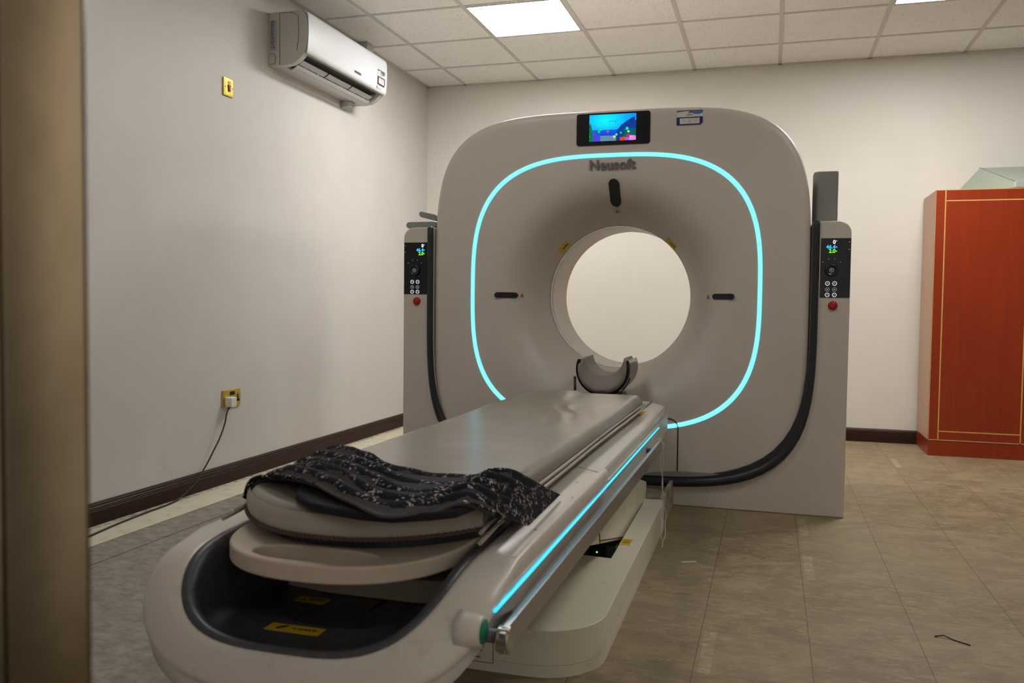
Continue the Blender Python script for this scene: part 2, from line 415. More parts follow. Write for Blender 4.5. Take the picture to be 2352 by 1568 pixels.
# ---------------------------------------------------------------- ceiling lights
def light(ix, jy, label, mat):
    x0, x1 = gx0+.6*ix+.012, gx0+.6*(ix+1)-.012
    y1 = YB-gd0-.607*jy-.012; y0 = y1-.607+.024
    t = thing('ceiling_light', label, 'light', ((x0+x1)/2, (y0+y1)/2, HC), 'square ceiling light panels')
    mb = MB(); mb.prism([(x0, y0), (x1, y0), (x1, y1), (x0, y1)], [[(x0+.01, y0+.01), (x0+.01, y1-.01), (x1-.01, y1-.01), (x1-.01, y0+.01)]], 'Z', HC-.006, HC-.0005)
    mb.build('light_frame', TBAR, t)
    MB().box((x0+.01, y0+.01, HC-.004), (x1-.01, y1-.01, HC-.001)).build('diffuser', mat, t)
light(1, 1, 'lit square ceiling panel above the left half of the scanner, nearest the air conditioner', LIGHTB)
light(5, 1, 'lit square ceiling panel at the top right, above the red cabinet side', LIGHTB)
light(1, 5, 'lit square ceiling panel above the near end of the patient table', LIGHTF)
light(5, 5, 'lit square ceiling panel above the open floor right of the table', LIGHTF)

# ---------------------------------------------------------------- CT gantry
gan = thing('ct_scanner', 'large cream scanner gantry with a round bore and glowing cyan ring', 'CT scanner', (GX, GY+.4, 0))
CZ = .99; A, B_, N_ = .911, .892, 4.4
CB = Vector((GX, .99))       # bore centre
NT = 192
def ringpt(t, f, y_extra=0):
    """f in 0..1 from the bore rim to the shell outline"""
    xo, zo = sqr(GX, CZ, A, B_, N_, t)
    ro = math.hypot(xo-GX, zo-.99)
    r = .36 + (ro-.36)*f
    u = min(1, (r-.36)/.27)
    d = .245*(1-u)**2.6
    e = max(0, (r/ro-.965)/.035)          # rolled outer edge
    d += .028*(1-math.sqrt(max(0, 1-e*e)))
    # faint convex face
    return Vector((GX + r*cos(t), GY + d, .99 + r*sin(t)))
fs = [0, .01, .025, .045, .07, .10, .13, .17, .21, .26, .31, .36, .42, .48, .55, .65, .75, .85, .92, .95, .962, .972, .981, .989, .995, 1]
mb = MB(); rows = [[ringpt(2*pi*j/NT, f) for j in range(NT)] for f in fs]
def outl(s_, y): return [Vector((GX + (sqr(GX, CZ, A, B_, N_, 2*pi*j/NT)[0]-GX)*s_, y, CZ + (sqr(GX, CZ, A, B_, N_, 2*pi*j/NT)[1]-CZ)*s_)) for j in range(NT)]
rows += [outl(1.0, GY+.05), outl(1.0, GY+.36), outl(.992, GY+.37), outl(.992, GY+.375), outl(1, GY+.385), outl(1, GY+.78), outl(.985, GY+.83), outl(.96, GY+.85)]
rows += [[Vector((GX+.50*cos(2*pi*j/NT), GY+.85, .99+.50*sin(2*pi*j/NT))) for j in range(NT)],
         [Vector((GX+.40*cos(2*pi*j/NT), GY+.78, .99+.40*sin(2*pi*j/NT))) for j in range(NT)],
         [Vector((GX+.361*cos(2*pi*j/NT), GY+.62, .99+.361*sin(2*pi*j/NT))) for j in range(NT)]]
mb.grid(rows, closed=True); shell = mb.build('front_shell', PLAST, gan, smooth=True)
# bore: seam rings, window band, tunnel
def ring(r0, y0, y1, mat, name, r1=None, par=gan):
    r1 = r1 or r0
    mb = MB(); mb.grid([[Vector((GX+r*cos(2*pi*j/96), y, .99+r*sin(2*pi*j/96))) for j in range(96)] for r, y in ((r0, y0), (r1, y1), (r1+.012, y1), (r0+.012, y0), (r0, y0))], closed=True)
    return mb.build(name, mat, par, smooth=False)
for o in (ring(.3595, GY+.2455, GY+.251, SEAM, 'bore_seam'), ring(.3595, GY+.2515, GY+.297, BAND, 'bore_window'),
          ring(.3595, GY+.2975, GY+.302, SEAM, 'bore_seam'), ring(.3595, GY+.3025, GY+.62, PLAST, 'bore_tunnel')):
    for p in o.data.polygons: p.use_smooth = False
# cyan ring flush in the face
def face_y(x, z):
    r = math.hypot(x-GX, z-.99); u = min(1, max(0, (r-.36)/.27)); return GY + .245*(1-u)**2.6
mb = MB(); rws = []
for k, (off, dy) in enumerate(((-.0105, .004), (-.0095, -.0025), (0, -.0035), (.0095, -.0025), (.0105, .004))):
    r_ = []
    for j in range(NT):
        x, z = sqr(GX-.003, 1.013, .697+off, .652+off, 3.1, 2*pi*j/NT); r_.append(Vector((x, face_y(x, z)+dy, z)))
    rws.append(r_)
mb.grid(rws, closed=True); mb.build('light_ring', LED, gan, smooth=True)
# surround: two side pillars joined by the plinth, opening follows the shell
XO0, XO1 = -1.826, .334
def tubepos(t): return sqr(GX, CZ, .931, .880, 4.1, t)
inner = []; inn2 = []
t0 = 0.0; 
for k in range(61):
    t = -pi*k/60; x, z = tubepos(t); inner.append((x, z)); inn2.append(sqr(GX, CZ, .914, .868, 4.2, t))
n_in = [(inn2[0][0], 1.27)] + inn2 + [(inn2[-1][0], 1.27)]
outline = [(XO0, 0), (XO1, 0)]
rr = .055
outline += [(XO1-rr+rr*cos(a), 1.335-rr+rr*sin(a)) for a in [pi/2*i/8 for i in range(9)]]
outline += [(n_in[0][0], 1.335)] + n_in + [(n_in[-1][0], 1.335)]
outline += [(XO0+rr-rr*sin(a), 1.335-rr+rr*cos(a)) for a in [pi/2*i/8 for i in range(9)]]
mb = MB(); mb.prism(outline, axis='Y', a=GY, b=GY+.42); mb.build('side_pillar_surround', PLAST, gan, bevel=.006)
# inner filler (behind the shell, carries it on the floor)
MB().box((GX-.60, GY+.08, 0), (GX+.60, GY+.70, .16)).build('plinth', PLAST, gan)
# dark rubber bumper following the shell
bp = [(inner[0][0], 1.338), (inner[0][0], 1.334)] + [(inner[0][0], 1.328-.03*i) for i in range(0, 12)] + inner[1:-1] + [(inner[-1][0], .998+.03*i) for i in range(0, 12)] + [(inner[-1][0], 1.334), (inner[-1][0], 1.338)]
br = [.0165 + .0065*max(0, min(1, (.55-z)/.4)) for x, z in bp]; br[0] = br[-1] = .009; br[1] = br[-2] = .0135
mb = MB(); mb.tube([(x, GY-.002, z) for x, z in bp], br, 12); mb.build('bumper', BUMP, gan)
# wider lip at the lower corner, and pale wedge seen inside it
mb = MB(); a_, b_ = [], []
for k in range(25):
    t = -radians(8+82*k/24); w_ = sin(pi*k/24)**.8*.030
    x, z = sqr(GX, CZ, .932, .872, 4.0, t); x2, z2 = sqr(GX, CZ, .932-w_, .872-w_, 4.0, t)
    a_.append((x, z)); b_.append((x2, z2))
mb.prism(a_ + b_[::-1], axis='Y', a=GY-.014, b=GY+.012); mb.build('bumper_lip', BUMP, gan, bevel=.004)
mb = MB(); a_, b_ = [], []
for k in range(17):
    t = -radians(57+22*k/16); w_ = sin(pi*k/16)**.7*.022
    x, z = sqr(GX, CZ, .93-.022, .87-.018, 4.0, t); x2, z2 = sqr(GX, CZ, .93-.022-w_, .87-.018-w_, 4.0, t)
    a_.append((x, z)); b_.append((x2, z2))
mb.prism(a_ + b_[::-1], axis='Y', a=GY-.016, b=GY+.01); mb.build('bumper_insert', GREYPAD, gan)
# access panel seam
sp = [(-.80, .413), (-.455, .413)] + [(-.455+.045*sin(a), .368+.045*cos(a)) for a in [pi/2*i/8 for i in range(1, 9)]] + [(-.409, .13)]
mb = MB(); mb.tube([(x, GY-.0012, z) for x, z in sp], .0028, 6); mb.build('panel_seam', SEAM, gan)
# top display
dis = MB().prism(rrect(-.921, 1.713, -.567, 1.866, .012), axis='Y', a=GY-.006, b=GY+.012).build('display_bezel', BLACKP, gan, bevel=.002)
def screen():
    nx, ny = 150, 88; x0, x1, z0, z1 = -.858, -.633, 1.731, 1.857
    me = bpy.data.meshes.new('display_screen'); bm = bmesh.new(); vs = [[bm.verts.new((x0+(x1-x0)*i/nx, GY-.0072, z0+(z1-z0)*j/ny)) for i in range(nx+1)] for j in range(ny+1)]
    lay = bm.loops.layers.float_color.new('paint')
    def colr(u, v):
        nz = noise.noise((u*9, v*9, 1)); nf = noise.noise((u*40, v*40, 3))
        g_ = math.exp(-((u-.35)**2/.16 + (v-.75)**2/.15))
        c = Vector((0, .10+.55*g_+.12*v, .55+.40*v)) 
        if v < .42: c = Vector((0, .05+.3*max(0, v-.25), .45+.6*v))
        if v < .20+.02*nz: c = Vector((.10, .22, .32))*(1+.5*nf) if .18 < u < .72 else Vector((0, .02, .16))
        hill = .30 + .55*min(1, max(0, (u-.58)/.34))**.6 - (.12 if u > .97 else 0) + .03*nz
        if u > .58 and v < hill: c = Vector((0, .035, .17+.10*(nz > 0)))*(1+.6*nf)
        if u > .74 and v < .42 + .1*nz: c = Vector((0, .07+.06*(nf > .1), .10))
        if u < .12 and v < .62 - 2.6*u + .12*sin(60*u): c = Vector((0, .06+.25*(nf > .05), .05))
        if .07 < u < .24 and v < .40 - 1.0*(u-.05) + .07*sin(90*u): c = Vector((.05, .05, .35+.35*(nf > 0)))
        if .66 < u < .78 and v < .13+.05*nz: c = Vector((.55, .05, .02))*(1+nf)
        if .80 < u < .87 and v < .24 and v > .14: c = Vector((.45, .02, .02))
        if .78 < u < .86 and v < .11: c = Vector((.25, .12, .8))*(1+nf)
        if u > .86 and v < .17+.05*nz: c = Vector((.6, .25, .75))*(1+nf) if nf > -.15 else Vector((.7, .02, .18))
        for (fu, fv, r, cc) in ((.21, .36, .034, (.0, .5, .2)), (.25, .43, .02, (.05, .5, .8)), (.40, .36, .030, (.5, .08, .06)), (.54, .15, .032, (.6, .65, .05)),
                                (.585, .23, .03, (.05, .5, .9)), (.68, .29, .028, (0, .45, .25)), (.81, .44, .034, (.0, .7, .5)), (.84, .33, .026, (.3, .7, .9))):
            q = ((u-fu)**2 + ((v-fv)*.56)**2)**.5
            if q < r: c = Vector(cc)*(1.5-q/r)
        for fu, fv in ((.44, .74), (.48, .71), (.51, .79), (.55, .74), (.60, .76), (.575, .69), (.50, .74)):
            if abs(u-fu) < .012 and abs(v-fv) < .011: c = Vector((0, .07, .25))
        return c
    for j in range(ny):
        for i in range(nx):
            f = bm.faces.new((vs[j][i], vs[j][i+1], vs[j+1][i+1], vs[j+1][i])); cc = colr((i+.5)/nx, (j+.5)/ny)
            for l in f.loops: l[lay] = (max(0, cc.x), max(0, cc.y), max(0, cc.z), 1)
    bm.to_mesh(me); bm.free()
    mt = bpy.data.materials.new('screen_glow'); mt.use_nodes = True; nt = mt.node_tree; b = nt.nodes['Principled BSDF']
    at = nt.nodes.new('ShaderNodeVertexColor'); at.layer_name = 'paint'
    b.inputs['Base Color'].default_value = (0, 0, 0, 1); b.inputs['Roughness'].default_value = .2
    nt.links.new(at.outputs[0], b.inputs['Emission Color']); b.inputs['Emission Strength'].default_value = .62
    me.materials.append(mt); o = bpy.data.objects.new('display_screen', me); C.objects.link(o); sub(o, dis)
    o.matrix_parent_inverse = Matrix.Identity(4)
screen()
text('Neusoft', .062, (-.745, GY-.0045, 1.617), (1, 0, 0), (0, 0, 1), LETTER, gan, 'brand_lettering', ext=.003, bold=.0026, spacing=1.10, sx=1.0)
# laser windows
def capsule(x0, z0, x1, z1, r, n=10):
    if abs(x1-x0) > abs(z1-z0): return [(x1-r+r*cos(a), z0+r+r*sin(a)) for a in [-pi/2+pi*i/n for i in range(n+1)]] + [(x0+r-r*cos(a), z0+r-r*sin(a)) for a in [-pi/2+pi*i/n for i in range(n+1)]]
    return [(x0+r+r*cos(a), z1-r+r*sin(a)) for a in [pi*i/n for i in range(n+1)]] + [(x0+r-r*cos(a), z0+r-r*sin(a)) for a in [pi*i/n for i in range(n+1)]]
def laser(x0, z0, x1, z1, wx, wz):
    r = min(x1-x0, z1-z0)/2; out = capsule(x0, z0, x1, z1, r); mx_, mz_ = (x0+x1)/2, (z0+z1)/2
    lx, lz = (x1-x0)/2, (z1-z0)/2
    gx0_ = (face_y(x1, mz_)-face_y(x0, mz_))/(x1-x0); gz0_ = (face_y(mx_, z1)-face_y(mx_, z0))/(z1-z0)
    ym = sum(face_y(x, z) for x, z in out)/len(out)
    off = min(face_y(mx_+(x-mx_)*q, mz_+(z-mz_)*q)-(ym+gx0_*(x-mx_)*q+gz0_*(z-mz_)*q) for x, z in out for q in (1, .8, .6, .4, .2, 0)) - .002
    pl = lambda x, z, k=0: Vector((x, ym+off+gx0_*(x-mx_)+gz0_*(z-mz_)-k, z))
    mb = MB(); mb.grid([[pl(x, z, -.02) for x, z in out], [pl(x, z) for x, z in out]], BLACKP, closed=True, smooth=False); mb.face([pl(x, z) for x, z in out], BLACKP)
    o = mb.build('laser_window', BLACKP, gan)
    if lz > lx: q = [(mx_-lx*.8, mz_-lz*.34), (mx_+lx*.8, mz_-lz*.34), (mx_+lx*.8, mz_+lz*.30), (mx_-lx*.8, mz_+lz*.30)]
    else: q = [(mx_-lx*.1, mz_-lz*.75), (mx_+lx*.6, mz_-lz*.75), (mx_+lx*.6, mz_+lz*.75), (mx_-lx*.1, mz_+lz*.75)]
    sub(MB().face([pl(x, z, .0012) for x, z in q]).build('laser_pane', KNOB, o), o)
    # warning triangle
    y = face_y(wx, wz+.008); s_ = face_y(wx+.001, wz+.008); gx_ = (face_y(wx+.01, wz)-face_y(wx-.01, wz))/.02; gz_ = (face_y(wx, wz+.018)-face_y(wx, wz-.002))/.02
    nrm = Vector((gx_, -1, gz_)).normalized(); rt = Vector((1, gx_, 0)).normalized(); up = nrm.cross(rt)*1
    if up.z < 0: up = -up
    d = Decal(Vector((wx, y, wz))+nrm*.0008, rt, up); d.tri(0, -.009, .026, .022, YBLK); d.tri(0, -.0072, .021, .0178, YELLOW); d.disc(0, -.001, .0036, YBLK, 8); d.rect(-.001, -.0055, .001, .005, YBLK)
    d.build('laser_warning_label', gan)
laser(-.763, 1.428, -.711, 1.551, -.737, 1.408)
laser(-1.328, .978, -1.222, 1.006, -1.208, .992)
laser(-.268, .980, -.165, 1.007, -.288, .992)
# yellow labels at the bore rim
for ang, nm in ((138, 1), (45, 2)):
    a = radians(ang); a2 = a + .0
    er = Vector((cos(a), 0, sin(a))); et = Vector((-sin(a), 0, cos(a)))
    c0 = Vector((GX, 0, .99)); pts = []
    p_in = c0 + er*.372; p_out = c0 + er*.402
    mb = MB(); rows = []
    for r in (.363, .371, .379, .387):
        rows.append([Vector((GX+r*cos(a+da), face_y(GX+r*cos(a+da), .99+r*sin(a+da))-.0016, .99+r*sin(a+da))) for da in (-.085, -.042, 0, .042, .085)])
    mb.grid(rows, YELLOW)
    rows = []
    for r in (.372, .376):
        rows.append([Vector((GX+r*cos(a+da), face_y(GX+r*cos(a+da), .99+r*sin(a+da))-.0024, .99+r*sin(a+da))) for da in (-.07, -.04, 0, .03)])
    mb.grid(rows, YBLK)
    mb.build('bore_warning_label', YELLOW, gan)
# asset tag (blue and white)
def asset(o, right, up, w_, h, parent):
    d = Decal(o, right, up)
    d.rect(0, 0, w_, h, WHITEL); d.rect(0, h*.955, w_, h, NAVY)
    d.poly([(w_*.45, h*.95), (w_, h*.95), (w_, h*.80), (w_*.85, h*.72), (w_*.7, h*.73), (w_*.55, h*.83)], SKY)
    d.poly([(0, h*.95), (w_*.35, h*.95), (w_*.1, h*.91), (0, h*.86)], SKY)
    d.disc(w_*.48, h*.84, h*.065, NAVY); d.disc(w_*.48, h*.84, h*.035, WHITEL); d.disc(w_*.55, h*.89, h*.035, REDLOGO)
    d.rect(w_*.38, h*.665, w_*.62, h*.70, YBLK)
    d.poly([(0, 0), (w_*.92, 0), (w_, h*.14), (w_, h*.54), (0, h*.54)], NAVY)
    d.rect(w_*.12, h*.075, w_*.88, h*.465, WHITEL)
    for yy, xa, xb in ((.38, .42, .82), (.38, .18, .28), (.27, .18, .32), (.27, .42, .58), (.27, .66, .76), (.16, .45, .56)): d.rect(w_*xa, h*yy, w_*xb, h*(yy+.018), LETTER)
    return d.build('asset_label', parent)
asset((-.444, GY-.001, 1.790), (1, 0, 0), (0, 0, 1), .119, .067, gan)
# control panels and emergency buttons
def control(x0, x1, side):
    z0, z1 = .993, 1.258
    p = MB().box((x0, GY-.003, z0), (x1, GY+.004, z1)).build('control_panel', BLACKP, gan, bevel=.0015)
    s_ = 1 if side == 'R' else -1
    Y = GY-.0042; rx = (1, 0, 0); uz = (0, 0, 1)
    xr = x0+.070 if side == 'R' else x1-.012       # right edge of the digits
    for tx_, z, mt in (('0', 1.240, DIGW), ('46.4', 1.2185, DIGC), ('2.0', 1.200, DIGG)):
        text(tx_, .023, (xr-.009, Y, z), rx, uz, mt, p, 'digit_readout', ext=.0004, bold=.0006, align='RIGHT')
    d = Decal((0, Y, 0), rx, uz)
    def ringd(x, z, r, th, mat, n=14):
        for k in range(n):
            a, b = 2*pi*k/n, 2*pi*(k+1)/n
            d.k = 0; d.poly([(x+r*cos(a), z+r*sin(a)), (x+r*cos(b), z+r*sin(b)), (x+(r-th)*cos(b), z+(r-th)*sin(b)), (x+(r-th)*cos(a), z+(r-th)*sin(a))], mat)
    kx = x0+.046 if side == 'R' else x0+.062
    ex = x1-.008 if side == 'R' else x0+.008
    dm = lambda x, z, w_, h: [(x-w_, z), (x, z+h), (x+w_, z), (x, z-h)]
    icons = [(dm(xr-.005, 1.2455, .0022, .0022), DIGW), (dm(xr-.005, 1.2185, .003, .004), DIGC), (dm(xr-.005, 1.2, .003, .003), DIGG),
             (dm(ex, 1.241, .003, .002), DIGD), (dm(ex, 1.2075, .004, .0015), DIGD)]
    icons += [(dm(kx+dx, 1.118+math.sqrt(max(0, .0505**2-dx*dx)), .0022, .0022), DIGD) for dx in (-.037, -.013, .013, .037)]
    for pts_, mt in icons: sub(Decal((0, Y, 0), rx, uz).poly(pts_, mt).build('panel_icon', p), p)
    kn = MB().lathe((kx, GY-.003, 1.115), (0, -1, 0), [(0, 0), (.029, 0), (.029, .008), (.026, .014), (.021, .014), (.018, .011), (.012, .010), (0, .010)], 28).build('control_knob', KNOB, p, smooth=True)
    kn.parent = p; kn.matrix_parent_inverse = Matrix.Identity(4)
    bx = (kx-.015, kx+.015)
    for r_i, z in enumerate((1.056, 1.029, 1.003+.002)):
        for c_i, x in enumerate(bx):
            b = MB(); mt = DIGD if r_i == 1 else DIGW
            b.lathe((x, GY-.0032, z), (0, -1, 0), [(.0094, 0), (.0094, .0012), (.0076, .0012), (.0076, 0)], 20, mt)
            b.lathe((x, GY-.0032, z), (0, -1, 0), [(.0001, .0004), (.0032, .0004), (.0030, .0008), (.0001, .0009)], 10, DIGD)
            o = b.build('panel_button', mt, p); o.parent = p; o.matrix_parent_inverse = Matrix.Identity(4)
    b = MB(); b.lathe((kx, GY-.013, 1.115), (0, -1, 0), [(.0094, 0), (.0094, .0012), (.0078, .0012), (.0078, 0)], 20, DIGD); b.lathe((kx, GY-.013, 1.115), (0, -1, 0), [(.0001, .0004), (.003, .0006), (.0001, .0009)], 10, DIGD)
    o = b.build('panel_button', DIGD, p); o.parent = p; o.matrix_parent_inverse = Matrix.Identity(4)
for o in (): pass
control(.207, .333, 'R'); control(-1.823, -1.693, 'L')
for x in (.263, -1.751):
    mb = MB(); mb.lathe((x, GY, .957), (0, -1, 0), [(.021, -.002), (.0205, .003), (.0185, .004), (.0175, .009), (.0155, .0115), (.006, .0118), (0, .0118)], 28)
    b = mb.build('emergency_button', REDM, gan, smooth=True); b['label'] = 'round red emergency stop button'

# grey positioning pads on the pillars
t = thing('positioning_pad', 'tall grey foam pad standing upright on the right pillar top', 'pad', (.225, 4.28, 1.335))
MB().prism([(.172, 4.20), (.188, 4.175), (.274, 4.175), (.278, 4.185), (.278, 4.30), (.172, 4.30)], axis='Z', a=1.336, b=1.567).build('foam_block', GREYPAD, t, bevel=.006)
def pad_left(x0, x1, zc_, th, tilt, label):
    mb = MB(); out = []
    for px_, pz_ in capsule(x0, zc_-th, x1, zc_+th, th): out.append((px_, pz_ + (x1-px_)*tilt))
    mb.prism(out, axis='Y', a=4.16, b=4.38); tag(mb.build('positioning_pad', GREYPAD, bevel=.003), label, 'pad', 'grey pads on the left pillar')
pad_left(-1.838, -1.672, 1.3525, .0165, 0, 'flat grey pad lying on the left pillar top, the lower of two')
pad_left(-1.766, -1.664, 1.388, .015, .22, 'grey pad resting tilted on the flat pad of the left pillar')

# ---------------------------------------------------------------- patient table
tab = thing('patient_table', 'long cream patient table with dark foot tray and cyan light strip', 'patient table', (TX, 2.9, 0))
def ucurve(a, yend, y0, n, ystart, ns=10, nc=40):
    """points of a U: right straight -> end -> left straight; x offsets from TX"""
    out = [(a, ystart + (y0-ystart)*i/ns) for i in range(ns)]
    for i in range(nc+1):
        t = pi*i/nc; c, s_ = cos(t), sin(t)
        out.append((a*sgn(c)*abs(c)**(2/n), y0 - (y0-yend)*abs(s_)**(2/n)))
    out += [(-a, y0 + (ystart-y0)*(i+1)/ns) for i in range(ns)]
    return out
def sm(v): v = max(0, min(1, v)); return v*v*(3-2*v)
def spl(v): return math.log1p(math.exp(min(60, v*24)))/24
def zin(y): return .506 - 1.16*spl(1.287-y)
def zout(y): return .505 - .956*spl(1.340-y)
YS = 2.30
IN = ucurve(.253, 1.190, 1.40, 3.3, YS); OUT = ucurve(.331, 1.160, 1.34, 2.55, YS)
IN = [((x if y < 1.5 else x*(1-.11*sm((y-1.5)/.5))), y) for x, y in IN]
# (fraction across, dz straight, dz end)
prof = [(0, -.010, -.006), (.05, -.001, 0), (.15, 0, .004), (.5, 0, .014), (.8, -.001, .010), (.945, -.002, .006), (.985, -.006, .0), (1.0, -.014, -.006), (1.0, -.036, -.014), (.985, -.040, -.026), (.97, -.044, -.034), (.94, -.085, -.044), (.85, -.098, -.050), (.5, -.10, -.055), (.05, -.10, -.05)]
def urow(f, dzs, dze):
    r_ = []
    for (xi, yi), (xo, yo) in zip(IN, OUT):
        x = xi+(xo-xi)*f; y = yi+(yo-yi)*f; e = sm((1.42-yo)/.16)
        if dze < -.01 and f > .93: k_ = min(1, (-dze-.01)/.035)*e; y += .055*k_; x *= 1-.13*k_
        r_.append(Vector((TX+x, y, zin(yi)*(1-f) + zout(yo)*f + dzs*(1-e) + dze*e)))
    return r_
mb = MB(); rows = [urow(*p) for p in prof]; rows.append(rows[0]); vs = mb.grid(rows)
mb.bm.faces.new([vs[k][0] for k in range(len(prof))]); mb.bm.faces.new([vs[k][-1] for k in range(len(prof))])
mb.build('foot_frame', PLASTD, tab, smooth=True)
# dark tray inside the foot frame, stepped ledges
mb = MB()
def tray_row(inset, dz=None, z=None):
    r_ = []
    a = .253-inset; c = ucurve(a, 1.190+inset, 1.40+inset*.3, 3.3, 3.90)
    for (x, y) in c:
        if y > 1.5: x *= (1-.11*sm((y-1.5)/.5))
        zz = zin(y-inset)
        if z is not None:
            e = 1-sm((y-1.37)/.10); z2 = z*e + .357*(1-e) if inset > .03 else z
        r_.append(Vector((TX+x, y, zz+dz if z is None else min(z2, zz-.006))))
    return r_
rows = [tray_row(-.004, -.010), tray_row(-.001, .001), tray_row(.006, .005), tray_row(.014, .004), tray_row(.021, -.004), tray_row(.026, z=.4), tray_row(.032, z=.386), tray_row(.042, z=.379),
        tray_row(.075, z=.377), tray_row(.130, z=.3775), tray_row(.135, z=.3815), tray_row(.141, z=.380), tray_row(.148, z=.371), tray_row(.170, z=.3625), tray_row(.16, z=.3585), tray_row(.19, z=.358), tray_row(.235, z=.357)]
mb.grid(rows)
mb.build('foot_tray', DARK, tab, smooth=True)
MB().box((TX-.1, 1.40, .340), (TX+.1, 1.75, .357)).build('tray_floor', DARK, tab)
# side rim covers (mid and head), both sides
def rimcover(y0, y1, name, mat, par, w0, w1, skew0=0, skew1=0, zt=.505, both=True):
    for s_ in (1, -1):
        mb = MB(); rows = []
        for k in range(9):
            f = k/8
            wi = .222-.012*(f if name != 'rim_cover' else 0); wo = w0+(w1-w0)*f
            sec = [(wi, zt-.022), (wi, zt-.003), (wi+.004, zt), (wo-.012, zt), (wo-.003, zt-.004), (wo, zt-.012), (wo, zt-.036), (wo-.006, zt-.040), (wo-.008, zt-.082), (wo-.03, zt-.086), (wi, zt-.08)]
            row = []
            for x, z in sec:
                q = (x-wi)/(wo-wi)
                ya = y0 + skew0*q; yb = y1 + skew1*q
                row.append(Vector((TX+s_*x, ya+(yb-ya)*f, z)))
            rows.append(row)
        vs = mb.grid(rows, closed=True)
        mb.bm.faces.new(vs[0]); mb.bm.faces.new(vs[-1])
        o = mb.build(name, mat, tab, bevel=.0015)
        for p in o.data.polygons: p.use_smooth = False
rimcover(2.303, 3.185, 'rim_cover', PLASTG, tab, .323, .316, -.07, -.13, .507)
rimcover(3.19, 3.98, 'head_frame', PLASTD, tab, .316, .305, -.13, -.16, .505)
# side panels below the rim, near part continues with the light strip
for s_ in (1, -1):
    mb = MB(); mb.prism([(1.50, .462), (3.86, .462), (3.86, .40), (3.70, .375), (2.0, .365), (1.50, .375), (1.44, .40)], axis='X', a=TX+s_*.24, b=TX+s_*.3145)
    mb.build('side_panel', PLASTG, tab, bevel=.004)
    if s_ < 0: continue
    mb = MB(); pts = [(TX+s_*(.331 if y < 1.5 else .331-.010*(y-1.5)/2), y, .4545) for y in [1.30+.05*i for i in range(0 if s_ > 0 else 1, 44)] + [3.49]]
    mb.tube(pts, .0030, 8); mb.build('light_strip', LED2, tab)
    mb = MB(); pts = [(TX+s_*(.328-.010*max(0, y-1.5)/2), y, .4665) for y in (1.36, 1.5, 2.5, 3.5)]
    mb.tube(pts, .005, 8, flat=.6); mb.build('edge_moulding', CREAM, tab)
# green end disc and its raised boss
for s_ in (1,):
    mb = MB(); mb.lathe((TX+s_*(.314 if s_ > 0 else .302), 1.262, .434), (s_, 0, 0), [(0, -.03), (.0295, -.03), (.028, -.014), (.0262, -.002), (.0245, .005), (.0225, .0097), (0, .011)], 28)
    o = mb.build('end_boss', PLASTD, tab, smooth=True)
    mb = MB(); mb.lathe((TX+s_*(.3245 if s_ > 0 else .3125), 1.262, .434), (s_, 0, 0), [(0, 0), (.0195, 0), (.0195, .0022), (0, .0024)], 28)
    g_ = mb.build('green_disc', GREEN, o); sub(g_, o)
# accessory rail
for s_ in (1,):
    X = TX+s_*.352
    mb = MB(); mb.box((X-.006, 1.285, .392), (X+.006, 3.27, .436)); mb.box((X-.006, 1.272, .397), (X+.006, 1.285, .431))
    r_ = mb.build('accessory_rail', RAILM, tab, bevel=.002)
    for y in (1.30, 3.18):
        mb = MB(); mb.tube([(TX+s_*.24, y, .414), (X-s_*.004, y, .414)], .0115, 14); sub(mb.build('rail_post', DARKG, r_), r_)
    mb = MB(); mb.tube([(X-s_*.012, 1.292, .414), (X+s_*.009, 1.292, .414)], .0215, 20); sub(mb.build('rail_end_cap', STEEL, r_, bevel=.002), r_)
# couch board with hand slot
bo = ucurve(.232, 1.247, 1.50, 2.3, 3.90, ns=4)
slot = [(TX+.118*sgn(cos(t))*abs(cos(t))**(2/2.6), 1.309+.040*sgn(sin(t))*abs(sin(t))**(2/2.3)) for t in [2*pi*i/32 for i in range(32)]]
mb = MB(); mb.prism([(TX+x, y) for x, y in bo], [slot], 'Z', .482, .514); mb.build('couch_board', BOARDM, tab, bevel=.005, seg=3)
MB().prism([(TX+(x-TX)*1.04, 1.309+(y-1.309)*1.04) for x, y in slot], axis='Z', a=.4825, b=.4875).build('slot_floor', BOARDM, tab)
mb = MB(); mb.prism([(-.946, 1.55), (-.85, 1.542), (-.66, 1.542), (-.56, 1.56), (-.56, 3.80), (-.946, 3.80)], axis='Z', a=.3575, b=.405); mb.build('couch_carriage', BOARDM, tab, bevel=.004)
MB().box((TX-.22, 1.85, .405), (TX+.22, 3.85, .446)).build('carriage_channel', DARK, tab)
# dark guide strip between the rim and the board
for s_ in (1, -1):
    MB().box((TX+s_*.206 - .0, 1.56, .494), (TX+s_*.234, 3.93, .5085)).build('guide_strip', DARKG, tab, bevel=.001)
# underbody
mb = MB(); mb.prism([(1.75, .40), (3.75, .40), (3.6, .33), (2.1, .33)], axis='X', a=TX-.235, b=TX+.235); mb.build('underbody', CREAM, tab, bevel=.01)
# lift cover, leaning box
mb = MB(); mb.prism([(2.0, .345), (3.112, .088), (3.70, .108), (3.712, .186), (3.28, .292), (2.95, .40), (2.0, .40)], axis='X', a=TX-.246, b=TX+.246)
mb.build('lift_cover', CREAM, tab, bevel=.006)
for s_ in (1, -1):
    mb = MB(); X = TX+s_*.2468
    mb.tube([(X, 2.66, .41), (X, 2.635, .30), (X, 2.625, .25), (X, 2.64, .202)], .0022, 6)
    mb.tube([(X, 2.64, .208), (X, 3.10, .101)], .0018, 6)
    mb.build('cover_seam', SEAM, tab)
    MB().box((TX+s_*.245-.003, 2.17, .312), (TX+s_*.245+.003, 2.47, .372)).build('recess_shade', SEAM, tab)  # raised dark plate stands in for the shade inside a recess
